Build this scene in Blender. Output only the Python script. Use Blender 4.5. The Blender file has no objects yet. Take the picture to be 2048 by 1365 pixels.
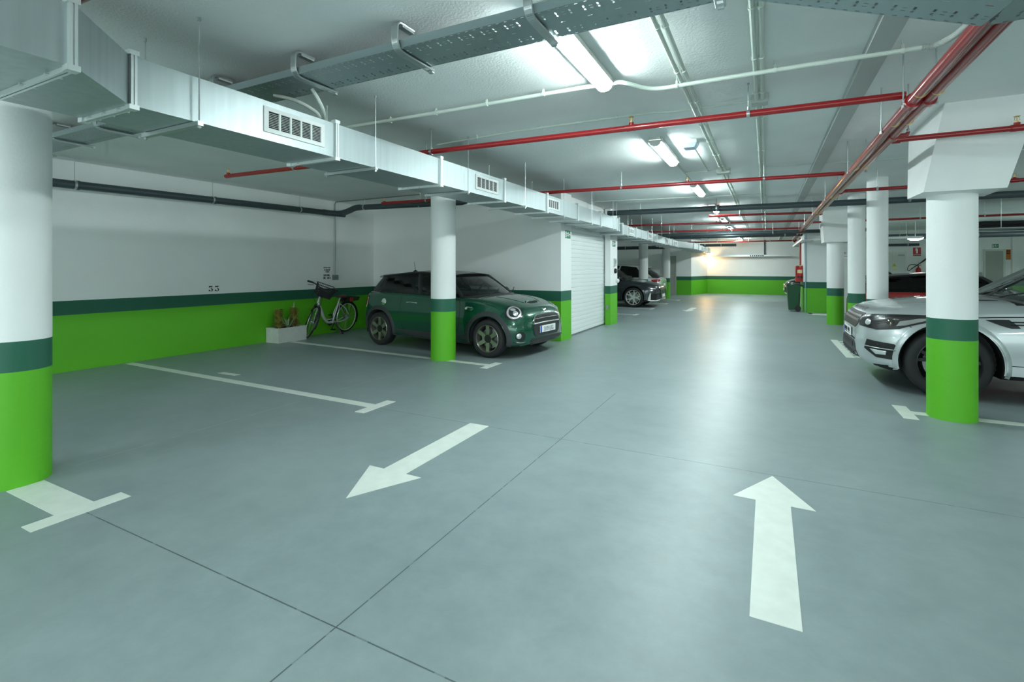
import bpy, bmesh, math, random
import numpy as np
from mathutils import Vector, Matrix
from mathutils.bvhtree import BVHTree
random.seed(7)
S = bpy.context.scene
COL = S.collection
R = math.radians
V = Vector

# ------------------------------------------------------------------ mesh builder
class MB:
    def __init__(s): s.v = []; s.f = []; s.m = []
    def add(s, vs, fs, mi=0):
        b = len(s.v); s.v += [tuple(p) for p in vs]
        for f in fs: s.f.append(tuple(b + i for i in f)); s.m.append(mi)
        return s
    def box(s, x0, y0, z0, x1, y1, z1, mi=0):
        return s.add([(x0,y0,z0),(x1,y0,z0),(x1,y1,z0),(x0,y1,z0),(x0,y0,z1),(x1,y0,z1),(x1,y1,z1),(x0,y1,z1)],
                     [(0,3,2,1),(4,5,6,7),(0,1,5,4),(1,2,6,5),(2,3,7,6),(3,0,4,7)], mi)
    def bar(s, a, b, w, h, up=(0,0,1), mi=0):           # rectangular bar from a to b
        a = V(a); b = V(b); d = (b-a).normalized(); u = V(up); r = d.cross(u)
        if r.length < 1e-4: r = d.cross(V((0,1,0)))
        r.normalize(); u = r.cross(d).normalized(); r *= w/2; u *= h/2
        return s.add([a-r-u,a+r-u,a+r+u,a-r+u,b-r-u,b+r-u,b+r+u,b-r+u],
                     [(3,2,1,0),(4,5,6,7),(0,1,5,4),(1,2,6,5),(2,3,7,6),(3,0,4,7)], mi)
    def hexa(s, p, mi=0):                                # 4 bottom then 4 top points
        return s.add(p, [(0,3,2,1),(4,5,6,7),(0,1,5,4),(1,2,6,5),(2,3,7,6),(3,0,4,7)], mi)
    def prism(s, poly, ext, mi=0):
        n = len(poly); e = V(ext); a = [V(p) for p in poly]
        fs = [tuple(range(n))[::-1], tuple(range(n, 2*n))] + [(i,(i+1)%n,n+(i+1)%n,n+i) for i in range(n)]
        return s.add(a + [p+e for p in a], fs, mi)
    def poly(s, pts, mi=0): return s.add(pts, [tuple(range(len(pts)))], mi)
    def grid(s, rows, cu=False, cv=False, mi=0):
        nr = len(rows); nc = len(rows[0]); vs = [p for r in rows for p in r]; fs = []
        for i in range(nr if cv else nr-1):
            for j in range(nc if cu else nc-1):
                i2 = (i+1) % nr; j2 = (j+1) % nc
                fs.append((i*nc+j, i*nc+j2, i2*nc+j2, i2*nc+j))
        return s.add(vs, fs, mi)
    def tube(s, pts, r, n=8, closed=False, caps=True, mi=0):
        P = [V(p) for p in pts]; k = len(P); rr = r if isinstance(r, (list, tuple)) else [r]*k
        rows = []; N = None
        for i in range(k):
            a = P[(i-1) % k] if (closed or i > 0) else P[i]; b = P[(i+1) % k] if (closed or i < k-1) else P[i]
            t = (b-a).normalized()
            if N is None:
                N = t.cross(V((0,0,1)))
                if N.length < .05: N = t.cross(V((0,1,0)))
                N.normalize()
            else:
                N = N - t*N.dot(t)
                if N.length < 1e-5: N = t.cross(V((.3,.5,.8)))
                N.normalize()
            B = t.cross(N)
            rows.append([P[i] + (N*math.cos(q)+B*math.sin(q))*rr[i] for q in [2*math.pi*j/n for j in range(n)]])
        b = len(s.v)
        s.grid(rows, cu=True, cv=closed, mi=mi)
        if caps and not closed:
            s.f.append(tuple(b+j for j in range(n))[::-1]); s.m.append(mi)
            s.f.append(tuple(b+(k-1)*n+j for j in range(n))); s.m.append(mi)
        return s
    def cyl(s, a, b, r, n=16, r2=None, mi=0): return s.tube([a, b], [r, r if r2 is None else r2], n, mi=mi)
    def lathe(s, prof, o=(0,0,0), ax='z', n=32, mi=0, closed=False):   # prof of (radius, height)
        rows = []
        for (r, h) in prof:
            row = []
            for j in range(n):
                q = 2*math.pi*j/n; c, d = r*math.cos(q), r*math.sin(q)
                p = {'z': (c,d,h), 'y': (d,h,c), 'x': (h,c,d)}[ax]
                row.append((p[0]+o[0], p[1]+o[1], p[2]+o[2]))
            rows.append(row)
        b = len(s.v); s.grid(rows, cu=True, cv=closed, mi=mi)
        if not closed:
            k = len(prof)
            if prof[0][0] > 1e-6: s.f.append(tuple(b+j for j in range(n))[::-1]); s.m.append(mi)
            if prof[-1][0] > 1e-6: s.f.append(tuple(b+(k-1)*n+j for j in range(n))); s.m.append(mi)
        return s
    def xf(s, M, start=0):
        for i in range(start, len(s.v)): s.v[i] = tuple(M @ V(s.v[i]))
        return s
    def build(s, name, mats, parent=None, w=False, sharp=35):
        if not isinstance(mats, (list, tuple)): mats = [mats]
        me = bpy.data.meshes.new(name)
        vs = s.v
        if w and parent is not None:
            Mi = wm(parent).inverted(); vs = [tuple(Mi @ V(p)) for p in vs]
        me.from_pydata(vs, [], s.f)
        for m in mats: me.materials.append(m)
        me.polygons.foreach_set('material_index', s.m)
        bm = bmesh.new(); bm.from_mesh(me)
        bmesh.ops.remove_doubles(bm, verts=bm.verts, dist=1e-5)
        bmesh.ops.recalc_face_normals(bm, faces=bm.faces)
        for f in bm.faces: f.smooth = sharp > 0
        bm.to_mesh(me); bm.free()
        if sharp > 0: me.set_sharp_from_angle(angle=R(sharp))
        o = bpy.data.objects.new(name, me); COL.objects.link(o)
        if parent is not None: o.parent = parent
        return o

def wm(o):
    m = Matrix.LocRotScale(o.location, o.rotation_euler, o.scale)
    return wm(o.parent) @ m if o.parent else m
def tag(o, label, cat, group=None, kind=None):
    o['label'] = label; o['category'] = cat
    if group: o['group'] = group
    if kind: o['kind'] = kind
    return o
def thing(name, label, cat, loc=(0,0,0), rz=0, group=None):
    o = bpy.data.objects.new(name, None); COL.objects.link(o)
    o.location = loc; o.rotation_euler = (0,0,rz); o.empty_display_size = .1
    return tag(o, label, cat, group)
def struct(o): o['kind'] = 'structure'; return o
def plab(o, label): o['label'] = label; return o
def dup(root, loc, rz=None, label=None, group=None):
    def cp(o, par):
        c = o.copy(); COL.objects.link(c)
        if par is not None: c.parent = par
        for ch in kids.get(o, []): cp(ch, c)
        return c
    kids = {}
    for ob in bpy.data.objects:
        if ob.parent: kids.setdefault(ob.parent, []).append(ob)
    r = cp(root, None); r.location = loc
    if rz is not None: r.rotation_euler = (0,0,rz)
    if label: r['label'] = label
    if group: r['group'] = group
    return r

# ------------------------------------------------------------------ materials
def nt(name):
    m = bpy.data.materials.new(name); m.use_nodes = True
    n = m.node_tree; return m, n.nodes, n.links, n.nodes['Principled BSDF']
def rgb(r, g, b):                                        # sRGB 0-255 -> linear
    f = lambda c: (c/255/12.92) if c/255 <= .04045 else ((c/255+.055)/1.055)**2.4
    return (f(r), f(g), f(b), 1)
def mat(name, c, rough=.5, metal=0., noise=0., nscale=8., bump=0., bscale=80., coat=0., spec=.5, emit=None, es=0., stretch=None):
    m, N, L, P = nt(name)
    c = tuple(c) if len(c) == 4 else tuple(c)+(1,)
    P.inputs['Base Color'].default_value = c; P.inputs['Roughness'].default_value = rough
    P.inputs['Metallic'].default_value = metal; P.inputs['Specular IOR Level'].default_value = spec
    if coat: P.inputs['Coat Weight'].default_value = coat; P.inputs['Coat Roughness'].default_value = .06
    if emit: P.inputs['Emission Color'].default_value = tuple(emit)+(1,) if len(emit) == 3 else emit; P.inputs['Emission Strength'].default_value = es
    if noise or bump:
        tc = N.new('ShaderNodeTexCoord'); co = tc.outputs['Object']
        if stretch:
            mp = N.new('ShaderNodeMapping'); mp.inputs['Scale'].default_value = stretch; L.new(co, mp.inputs['Vector']); co = mp.outputs['Vector']
    if noise:
        t = N.new('ShaderNodeTexNoise'); t.inputs['Scale'].default_value = nscale; t.inputs['Detail'].default_value = 5; L.new(co, t.inputs['Vector'])
        mr = N.new('ShaderNodeMapRange'); mr.inputs['From Min'].default_value = .3; mr.inputs['From Max'].default_value = .7
        mr.inputs['To Min'].default_value = 1-noise; mr.inputs['To Max'].default_value = 1+noise; L.new(t.outputs['Fac'], mr.inputs['Value'])
        mx = N.new('ShaderNodeMix'); mx.data_type = 'RGBA'; mx.blend_type = 'MULTIPLY'; mx.inputs['Factor'].default_value = 1
        mx.inputs['A'].default_value = c; L.new(mr.outputs['Result'], mx.inputs['B']); L.new(mx.outputs['Result'], P.inputs['Base Color'])
    if bump:
        t2 = N.new('ShaderNodeTexNoise'); t2.inputs['Scale'].default_value = bscale; t2.inputs['Detail'].default_value = 3; L.new(co, t2.inputs['Vector'])
        b = N.new('ShaderNodeBump'); b.inputs['Strength'].default_value = bump; b.inputs['Distance'].default_value = .01
        L.new(t2.outputs['Fac'], b.inputs['Height']); L.new(b.outputs['Normal'], P.inputs['Normal'])
    return m
def math_n(N, L, op, a, b=None, c=None):
    n = N.new('ShaderNodeMath'); n.operation = op
    for i, x in enumerate((a, b, c)):
        if x is None: continue
        if isinstance(x, (int, float)): n.inputs[i].default_value = x
        else: L.new(x, n.inputs[i])
    return n.outputs[0]
GREEN = (.105, .45, .012); DKGREEN = (.014, .115, .068); WHITE = (.87, .875, .865)
def wall_paint(name, z1, z2, rough=.55, white=WHITE):
    """white wall with a dark green band (z1..z2) over bright green, by height above the floor"""
    m, N, L, P = nt(name); P.inputs['Roughness'].default_value = rough
    g = N.new('ShaderNodeNewGeometry'); sp = N.new('ShaderNodeSeparateXYZ'); L.new(g.outputs['Position'], sp.inputs[0]); z = sp.outputs['Z']
    t = N.new('ShaderNodeTexNoise'); t.inputs['Scale'].default_value = 1.3; t.inputs['Detail'].default_value = 6; L.new(g.outputs['Position'], t.inputs['Vector'])
    mr = N.new('ShaderNodeMapRange'); mr.inputs['To Min'].default_value = .93; mr.inputs['To Max'].default_value = 1.05; L.new(t.outputs['Fac'], mr.inputs['Value'])
    a = N.new('ShaderNodeMix'); a.data_type = 'RGBA'; a.inputs['A'].default_value = GREEN+(1,); a.inputs['B'].default_value = DKGREEN+(1,)
    L.new(math_n(N, L, 'GREATER_THAN', z, z1), a.inputs['Factor'])
    b = N.new('ShaderNodeMix'); b.data_type = 'RGBA'; L.new(a.outputs['Result'], b.inputs['A']); b.inputs['B'].default_value = tuple(white)+(1,)
    L.new(math_n(N, L, 'GREATER_THAN', z, z2), b.inputs['Factor'])
    mx = N.new('ShaderNodeMix'); mx.data_type = 'RGBA'; mx.blend_type = 'MULTIPLY'; mx.inputs['Factor'].default_value = 1
    L.new(b.outputs['Result'], mx.inputs['A']); L.new(mr.outputs['Result'], mx.inputs['B']); L.new(mx.outputs['Result'], P.inputs['Base Color'])
    t2 = N.new('ShaderNodeTexNoise'); t2.inputs['Scale'].default_value = 45; L.new(g.outputs['Position'], t2.inputs['Vector'])
    bp = N.new('ShaderNodeBump'); bp.inputs['Strength'].default_value = .12; bp.inputs['Distance'].default_value = .01
    L.new(t2.outputs['Fac'], bp.inputs['Height']); L.new(bp.outputs['Normal'], P.inputs['Normal'])
    return m
def floor_mat():
    m, N, L, P = nt('polished_concrete')
    g = N.new('ShaderNodeNewGeometry'); sp = N.new('ShaderNodeSeparateXYZ'); L.new(g.outputs['Position'], sp.inputs[0]); x, y = sp.outputs['X'], sp.outputs['Y']
    def noise(scale, det=6, rough=.55):
        t = N.new('ShaderNodeTexNoise'); t.inputs['Scale'].default_value = scale; t.inputs['Detail'].default_value = det; t.inputs['Roughness'].default_value = rough
        L.new(g.outputs['Position'], t.inputs['Vector']); return t.outputs['Fac']
    n1 = noise(.7); n2 = noise(5, 8, .65); n3 = noise(60, 2)
    s = math_n(N, L, 'ADD', math_n(N, L, 'MULTIPLY', n1, .5), math_n(N, L, 'MULTIPLY', n2, .5))
    cr = N.new('ShaderNodeValToRGB'); e = cr.color_ramp.elements
    e[0].position = .36; e[0].color = (.220, .272, .278, 1); e[1].position = .64; e[1].color = (.290, .350, .357, 1); L.new(s, cr.inputs[0])
    # saw-cut control joints
    gap = math_n(N, L, 'GREATER_THAN', noise(9, 2), .42)
    j = None
    for (co, p, w) in ((x, -1.54, .0035), (y, 1.44, .0032), (y, 3.895, .0028), (y, -1.0, .0035)):
        d = math_n(N, L, 'LESS_THAN', math_n(N, L, 'ABSOLUTE', math_n(N, L, 'SUBTRACT', co, p)), w)
        d = math_n(N, L, 'MULTIPLY', d, math_n(N, L, 'GREATER_THAN', x, -3.58) if co is y else math_n(N, L, 'LESS_THAN', y, 5.6))
        j = d if j is None else math_n(N, L, 'MAXIMUM', j, d)
    j = math_n(N, L, 'MULTIPLY', j, math_n(N, L, 'ADD', math_n(N, L, 'MULTIPLY', gap, .55), .45))
    mx = N.new('ShaderNodeMix'); mx.data_type = 'RGBA'; L.new(math_n(N, L, 'MULTIPLY', j, .75), mx.inputs['Factor'])
    L.new(cr.outputs[0], mx.inputs['A']); mx.inputs['B'].default_value = (.03, .045, .05, 1)
    # old pale scribed line along the bays
    sc = math_n(N, L, 'LESS_THAN', math_n(N, L, 'ABSOLUTE', math_n(N, L, 'ADD', x, 4.5)), .006)
    sc = math_n(N, L, 'MULTIPLY', math_n(N, L, 'MULTIPLY', sc, math_n(N, L, 'GREATER_THAN', y, 1.75)), math_n(N, L, 'MULTIPLY', math_n(N, L, 'LESS_THAN', y, 6.2), math_n(N, L, 'MULTIPLY', gap, .35)))
    mx2 = N.new('ShaderNodeMix'); mx2.data_type = 'RGBA'; L.new(sc, mx2.inputs['Factor']); L.new(mx.outputs['Result'], mx2.inputs['A']); mx2.inputs['B'].default_value = (.5, .55, .55, 1)
    L.new(mx2.outputs['Result'], P.inputs['Base Color'])
    rr = N.new('ShaderNodeMapRange'); rr.inputs['To Min'].default_value = .33; rr.inputs['To Max'].default_value = .46; L.new(n2, rr.inputs['Value'])
    L.new(rr.outputs['Result'], P.inputs['Roughness']); P.inputs['Specular IOR Level'].default_value = .42
    bp = N.new('ShaderNodeBump'); bp.inputs['Strength'].default_value = .05; bp.inputs['Distance'].default_value = .004
    L.new(math_n(N, L, 'SUBTRACT', n3, math_n(N, L, 'MULTIPLY', j, 2.)), bp.inputs['Height']); L.new(bp.outputs['Normal'], P.inputs['Normal'])
    return m
def tray_mat():
    """galvanised sheet with punched slots (object space: x along the tray, y across)"""
    m, N, L, P = nt('perforated_galvanised_sheet')
    P.inputs['Base Color'].default_value = (.33, .40, .41, 1); P.inputs['Metallic'].default_value = .75; P.inputs['Roughness'].default_value = .42
    tc = N.new('ShaderNodeTexCoord'); sp = N.new('ShaderNodeSeparateXYZ'); L.new(tc.outputs['Object'], sp.inputs[0]); x, y = sp.outputs['X'], sp.outputs['Y']
    def near(c, period, off, w):
        q = math_n(N, L, 'PINGPONG', math_n(N, L, 'ADD', c, off), period/2); return math_n(N, L, 'LESS_THAN', q, w)
    def at(c, p, w): return math_n(N, L, 'LESS_THAN', math_n(N, L, 'ABSOLUTE', math_n(N, L, 'SUBTRACT', c, p)), w)
    sl = None
    for p in (-.088, .088):
        a = math_n(N, L, 'MULTIPLY', near(x, .075, 0, .0055), at(y, p-.014, .011)); b = math_n(N, L, 'MULTIPLY', near(x, .075, 0, .0055), at(y, p+.014, .009))
        c = math_n(N, L, 'MULTIPLY', near(x, .150, .0375, .0095), math_n(N, L, 'MAXIMUM', at(y, p-.012, .0022), at(y, p+.012, .0022)))
        for q in (a, b, c): sl = q if sl is None else math_n(N, L, 'MAXIMUM', sl, q)
    sl = math_n(N, L, 'MAXIMUM', sl, math_n(N, L, 'MULTIPLY', near(x, .150, .07, .014), at(y, -.005, .0025)))
    e = math_n(N, L, 'MULTIPLY', near(x, .05, 0, .009), math_n(N, L, 'MAXIMUM', at(y, -.146, .003), at(y, .146, .003)))
    sl = math_n(N, L, 'MAXIMUM', sl, e)
    tr = N.new('ShaderNodeBsdfTransparent'); mx = N.new('ShaderNodeMixShader'); L.new(sl, mx.inputs[0]); L.new(P.outputs[0], mx.inputs[1]); L.new(tr.outputs[0], mx.inputs[2])
    L.new(mx.outputs[0], N['Material Output'].inputs['Surface'])
    return m
def glass(name, tint=(.6,.7,.68), rough=.02, refl=1.):
    m, N, L, P = nt(name); N.remove(P)
    tr = N.new('ShaderNodeBsdfTransparent'); tr.inputs['Color'].default_value = tuple(tint)+(1,)
    gl = N.new('ShaderNodeBsdfGlossy'); gl.inputs['Roughness'].default_value = rough; gl.inputs['Color'].default_value = (refl,refl,refl,1)
    fr = N.new('ShaderNodeFresnel'); fr.inputs['IOR'].default_value = 1.5
    mx = N.new('ShaderNodeMixShader'); L.new(fr.outputs[0], mx.inputs[0]); L.new(tr.outputs[0], mx.inputs[1]); L.new(gl.outputs[0], mx.inputs[2])
    L.new(mx.outputs[0], N['Material Output'].inputs['Surface']); return m
def emis(name, c, s):
    m, N, L, P = nt(name); N.remove(P); e = N.new('ShaderNodeEmission'); e.inputs['Color'].default_value = tuple(c)+(1,); e.inputs['Strength'].default_value = s
    L.new(e.outputs[0], N['Material Output'].inputs['Surface']); return m
LAMP = 26.
M = dict(
 floor=floor_mat(), ceil=mat('ceiling_plaster', (.87,.88,.875), .8, noise=.06, nscale=.8, bump=.35, bscale=70),
 wall=wall_paint('painted_wall', .79, .99), col=wall_paint('painted_column', .765, .965), colr=wall_paint('painted_column_low_band', .735, .93),
 white=mat('white_paint', (.80,.81,.80), .5, noise=.03, nscale=3), beam=mat('grey_white_paint', (.50,.52,.51), .7, noise=.05, nscale=2),
 mark=mat('road_paint', (.74,.78,.72), .42, noise=.05, nscale=9),
 galv=mat('galvanised_sheet', (.44,.495,.505), .46, .8, noise=.06, nscale=2.2, stretch=(9,9,.6)), galvr=mat('galvanised_flange', (.74,.78,.78), .4, .7),
 steel=mat('zinc_steel', (.50,.54,.54), .35, .9), dsteel=mat('dull_steel', (.28,.31,.31), .45, .85), tray=tray_mat(), trayside=mat('tray_side_sheet', (.36,.43,.44), .4, .75),
 red=mat('red_pipe_enamel', (.29,.006,.008), .30, coat=.4), redp=mat('red_enamel', (.48,.012,.014), .35), brass=mat('brass', (.62,.43,.16), .35, .9),
 drain=mat('grey_pvc', (.045,.062,.070), .42), conduit=mat('pale_conduit', (.60,.66,.60), .45), box=mat('grey_plastic_box', (.50,.53,.50), .5),
 lamp=emis('lamp_diffuser', (.84,1.,.995), LAMP), lamph=mat('lamp_housing', (.62,.64,.60), .5), warm=emis('warm_bulb', (1.,.60,.24), 80.),
 dome=emis('dome_glow', (.9,1.,.97), 6.), black=mat('black_plastic', (.012,.013,.014), .5), satin=mat('satin_black', (.012,.012,.013), .28, coat=.3),
 rubber=mat('tyre_rubber', (.016,.017,.018), .75, bump=.1, bscale=120), chrome=mat('chrome', (.82,.84,.84), .08, 1.), dark=mat('dark_trim', (.007,.008,.008), .6),
 clad=mat('wheel_arch_plastic', (.035,.036,.040), .6), alu=mat('grey_alloy', (.34,.33,.29), .32, .85), alub=mat('bright_alloy', (.80,.81,.79), .3, .45), alud=mat('black_alloy', (.02,.02,.021), .4, .3),
 pgreen=mat('green_car_paint', (.003,.078,.040), .25, .35, coat=1.), psilver=mat('silver_car_paint', (.47,.51,.52), .33, .45, coat=1.), pgrey=mat('dark_grey_car_paint', (.035,.042,.050), .25, .5, coat=1.),
 pwhite=mat('white_car_paint', (.74,.75,.75), .3, coat=1.), pred=mat('red_car_paint', (.34,.010,.012), .28, .2, coat=1.), pblack=mat('black_car_paint', (.012,.014,.018), .2, .3, coat=1.),
 gclear=glass('clear_car_glass', (.80,.90,.87)), gmid=glass('lightly_tinted_glass', (.46,.54,.51)), gdark=glass('tinted_car_glass', (.10,.12,.12)), gblack=glass('black_car_glass', (.012,.014,.014), refl=.8), lens=glass('lamp_lens', (.8,.85,.85)),
 lampin=mat('lamp_reflector', (.78,.80,.80), .22, .6), taill=mat('tail_lamp_red', (.45,.01,.015), .15, coat=.6), amber=mat('amber_lens', (.75,.30,.05), .3), seat=mat('seat_cloth', (.06,.065,.065), .8),
 plate=mat('plate_white', (.82,.84,.84), .4), eublue=mat('plate_blue', (.02,.08,.5), .4), ink=mat('black_ink', (.008,.008,.009), .5), faded=mat('faded_ink', (.10,.11,.11), .6), signw=mat('sign_white', (.85,.88,.85), .5), signg=mat('sign_green', (.0,.17,.07), .45),
 signr=mat('sign_red', (.45,.012,.014), .45), signo=mat('sign_orange', (.55,.16,.03), .5), yellow=mat('sign_yellow', (.72,.68,.02), .5), door=mat('door_paint', (.70,.73,.70), .45), doorg=mat('grey_door_paint', (.40,.42,.38), .5),
 shutter=mat('shutter_white', (.78,.81,.81), .42), bin=mat('green_bin_plastic', (.008,.075,.028), .5, noise=.06, nscale=6), planter=mat('planter_grey', (.58,.60,.56), .7, noise=.05, nscale=20), soil=mat('dark_soil', (.05,.035,.025), .95, noise=.4, nscale=60, bump=.6, bscale=60),
 leafy=mat('olive_leaf', (.50,.52,.12), .55, noise=.3, nscale=12), leafo=mat('ochre_leaf', (.56,.44,.17), .6, noise=.35, nscale=14), leafg=mat('grey_green_leaf', (.36,.48,.28), .5, noise=.15, nscale=10),
 bikew=mat('pearl_frame_paint', (.62,.64,.66), .25, .3, coat=.8), bikered=mat('red_reflector', (.5,.02,.02), .3, coat=.5), cream=mat('cream_label', (.72,.60,.32), .5), cable=mat('black_cable', (.012,.013,.014), .55), orange=mat('orange_plastic', (.6,.12,.03), .5),
)
_tc = {}
def text2d(s, size=1.):
    """outline text as a flat triangulated mesh: (verts2d, faces), x centred, baseline 0"""
    if s not in _tc:
        cu = bpy.data.curves.new('tmp_text', 'FONT'); cu.body = s; cu.align_x = 'CENTER'; cu.resolution_u = 3
        ob = bpy.data.objects.new('tmp_text', cu); COL.objects.link(ob); bpy.context.view_layer.update()
        me = bpy.data.meshes.new_from_object(ob.evaluated_get(bpy.context.evaluated_depsgraph_get()))
        _tc[s] = ([(v.co.x, v.co.y) for v in me.vertices], [tuple(p.vertices) for p in me.polygons])
        bpy.data.objects.remove(ob); bpy.data.curves.remove(cu); bpy.data.meshes.remove(me)
    return [(a*size, b*size) for a, b in _tc[s][0]], _tc[s][1]
def put_text(mb, s, size, O, U, W, sx=1., mi=0):
    vs, fs = text2d(s, size); O, U, W = V(O), V(U).normalized(), V(W).normalized()
    mb.add([O+U*a*sx+W*b for a, b in vs], fs, mi)
def pchip(tab, x):
    xs = [p[0] for p in tab]; ys = [p[1] for p in tab]
    if xs[0] > xs[-1]: xs, ys = xs[::-1], ys[::-1]
    if x <= xs[0]: return ys[0]
    if x >= xs[-1]: return ys[-1]
    n = len(xs); h = [xs[i+1]-xs[i] for i in range(n-1)]; d = [(ys[i+1]-ys[i])/h[i] for i in range(n-1)]
    m = [d[0]] + [0 if d[i-1]*d[i] <= 0 else 2*d[i-1]*d[i]/(d[i-1]+d[i]) for i in range(1, n-1)] + [d[-1]]
    i = max(k for k in range(n-1) if xs[k] <= x); t = (x-xs[i])/h[i]
    return ys[i]*(1+2*t)*(1-t)**2 + h[i]*m[i]*t*(1-t)**2 + ys[i+1]*t*t*(3-2*t) + h[i]*m[i+1]*t*t*(t-1)
def smooth(pts, sub=6, closed=False):
    P = [V(p) for p in pts]; n = len(P); out = []
    for i in range(n if closed else n-1):
        p0 = P[(i-1) % n] if closed or i > 0 else P[i]; p1 = P[i]; p2 = P[(i+1) % n]; p3 = P[(i+2) % n] if closed or i < n-2 else P[(i+1) % n]
        for k in range(sub):
            t = k/sub; out.append(.5*((2*p1)+(p2-p0)*t+(2*p0-5*p1+4*p2-p3)*t*t+(3*p1-p0-3*p2+p3)*t**3))
    if not closed: out.append(P[-1])
    return out
# ------------------------------------------------------------------ the shell
CZ = 2.95
struct(MB().box(-8.9,-6.3,-.15, 9.5,30.3,0).build('floor', M['floor'], sharp=0))
struct(MB().box(-8.9,-6.3,CZ, 9.5,30.3,CZ+.15).build('ceiling', M['ceil'], sharp=0))
def wallprism(name, plan, z0=0, z1=CZ, m='wall'):
    return struct(MB().prism([(x,y,z0) for x,y in plan], (0,0,z1-z0)).build(name, M[m], sharp=0))
wallprism('wall_left', [(-8.85,-6.1),(-8.65,-6.1),(-8.65,27.4),(-8.85,27.4)])
# near wall left out so the added world light can fill the room
wallprism('wall_right', [(9.2,-6.1),(9.4,-6.1),(9.4,30.1),(9.2,30.1)])
wallprism('wall_bay', [(-8.65,9.30),(-3.584,9.07),(-3.55,9.56),(-3.80,9.57),(-3.80,9.72),(-8.65,9.72)])
wallprism('wall_pier', [(-3.63,12.22),(-3.49,12.22),(-3.49,12.87),(-8.65,12.87),(-8.65,12.62),(-3.80,12.62),(-3.80,12.36),(-3.63,12.36)])
wallprism('wall_lintel', [(-3.79,9.57),(-3.66,9.57),(-3.66,12.36),(-3.79,12.36)], 2.5)
wallprism('wall_corner', [(-8.65,27.4),(-3.5,27.55),(-2.95,29.98),(-8.65,29.98)])
wallprism('wall_back', [(-8.85,30.0),(9.4,30.0),(9.4,30.2),(-8.85,30.2)])
wallprism('wall_block', [(1.115,18.65),(2.86,18.65),(2.86,20.6),(1.115,20.6)])
wallprism('wall_side', [(2.66,20.6),(2.86,20.6),(2.86,24.6),(2.66,24.6)])
wallprism('wall_far', [(2.66,24.6),(9.2,24.6),(9.2,24.8),(2.66,24.8)])
wallprism('trim_1', [(8.05,24.45),(8.22,24.45),(8.22,24.6),(8.05,24.6)])
struct(MB().box(.60,-6.1,2.888, .735,30.0,CZ).build('trim_2', M['beam'], sharp=0))
# roller shutter of the store room
mb = MB(); rows = []; z = .012
while z < 2.49:
    for dz, dx in ((0,-.010),(.006,0),(.045,.004),(.084,0),(.090,-.010)): rows.append([(-3.665+dx,9.575,min(z+dz,2.5)),(-3.665+dx,12.35,min(z+dz,2.5))])
    z += .092
mb.grid(rows); mb.box(-3.70,9.575,.005,-3.678,12.35,2.5)
d1 = struct(mb.build('door_1', M['shutter'], sharp=20))
MB().box(-3.70,9.57,.0,-3.655,9.60,2.5).box(-3.70,12.325,0,-3.655,12.355,2.5).build('guide_rail', M['white'], d1)
MB().box(-3.69,9.60,.0,-3.652,12.325,.035).build('bottom_rail', M['dsteel'], d1)
def flat_door(name, x0, x1, y, z1, m, handle_x, frame='white'):
    d = struct(MB().box(x0,y-.03,.01,x1,y+.0,z1).build(name, M[m], sharp=0))
    MB().box(x0-.06,y-.05,0,x0,y,z1+.06).box(x1,y-.05,0,x1+.06,y,z1+.06).box(x0-.001,y-.048,z1,x1+.001,y,z1+.058).build('door_frame', M[frame], d)
    MB().cyl((handle_x,y-.03,1.02),(handle_x,y-.09,1.02),.011).cyl((handle_x,y-.085,1.02),(handle_x+(.12 if handle_x < (x0+x1)/2 else -.12),y-.085,1.02),.010).build('door_handle', M['steel'], d)
    return d
flat_door('door_2', -4.86,-4.30,27.42,2.03,'doorg',-4.40,'doorg')
flat_door('door_3', 2.16,2.80,18.65,1.74,'door',2.72)
d4 = flat_door('door_4', 4.04,4.93,24.6,2.05,'door',4.12)
MB().box(4.72,24.50,1.93,4.90,24.57,1.985).build('door_closer', M['dsteel'], d4)
MB().box(4.10,24.555,.02,4.87,24.569,.30).build('kick_plate', M['white'], d4)
flat_door('door_5', 7.34,7.83,24.6,2.08,'doorg',7.40,'conduit')

# ------------------------------------------------------------------ round columns
def column(x, y, r, label, m='col', top=CZ, cap=None):
    t = thing('round_column', label, 'column', (x,y,0), group='round columns with green painted feet')
    pr = [(r,0)]+[(r,top*i/12) for i in range(1,13)]
    MB().lathe(pr, (0,0,0), 'z', 56).build('shaft', M[m], t)
    if cap: MB().hexa(cap).build('capital', M['white'], t, w=True, sharp=0)
    return t
column(-4.56,1.43,.195,'round white and green column cut off by the left edge of the photo')
column(-4.556,6.464,.197,'round column standing in front of the green parked car')
column(-4.6,21.1,.19,'white round column rising behind the dark grey car')
column(-4.2,24.2,.18,'round column beside the grey door at the far left')
column(1.604,6.194,.19,'thick round column with a splayed capital in front of the silver car','col',2.16,
   [(1.298,5.79,2.15),(1.875,5.79,2.15),(1.9,6.40,2.15),(1.285,6.31,2.15),(1.452,5.79,CZ),(2.10,5.79,CZ),(2.15,7.1,CZ),(1.45,7.05,CZ)])
column(1.66,10.1,.148,'slim round column just behind the silver car bonnet','colr')
column(1.65,12.15,.150,'slim round column between the red car and the slim column nearest the silver car','colr')
column(1.592,15.03,.187,'farthest round column on the right with a square block on top','colr',2.11,
   [(1.32,14.72,2.10),(2.0,14.72,2.10),(2.0,15.4,2.10),(1.32,15.4,2.10),(1.27,14.72,CZ),(2.1,14.72,CZ),(2.1,15.5,CZ),(1.27,15.5,CZ)])

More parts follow.
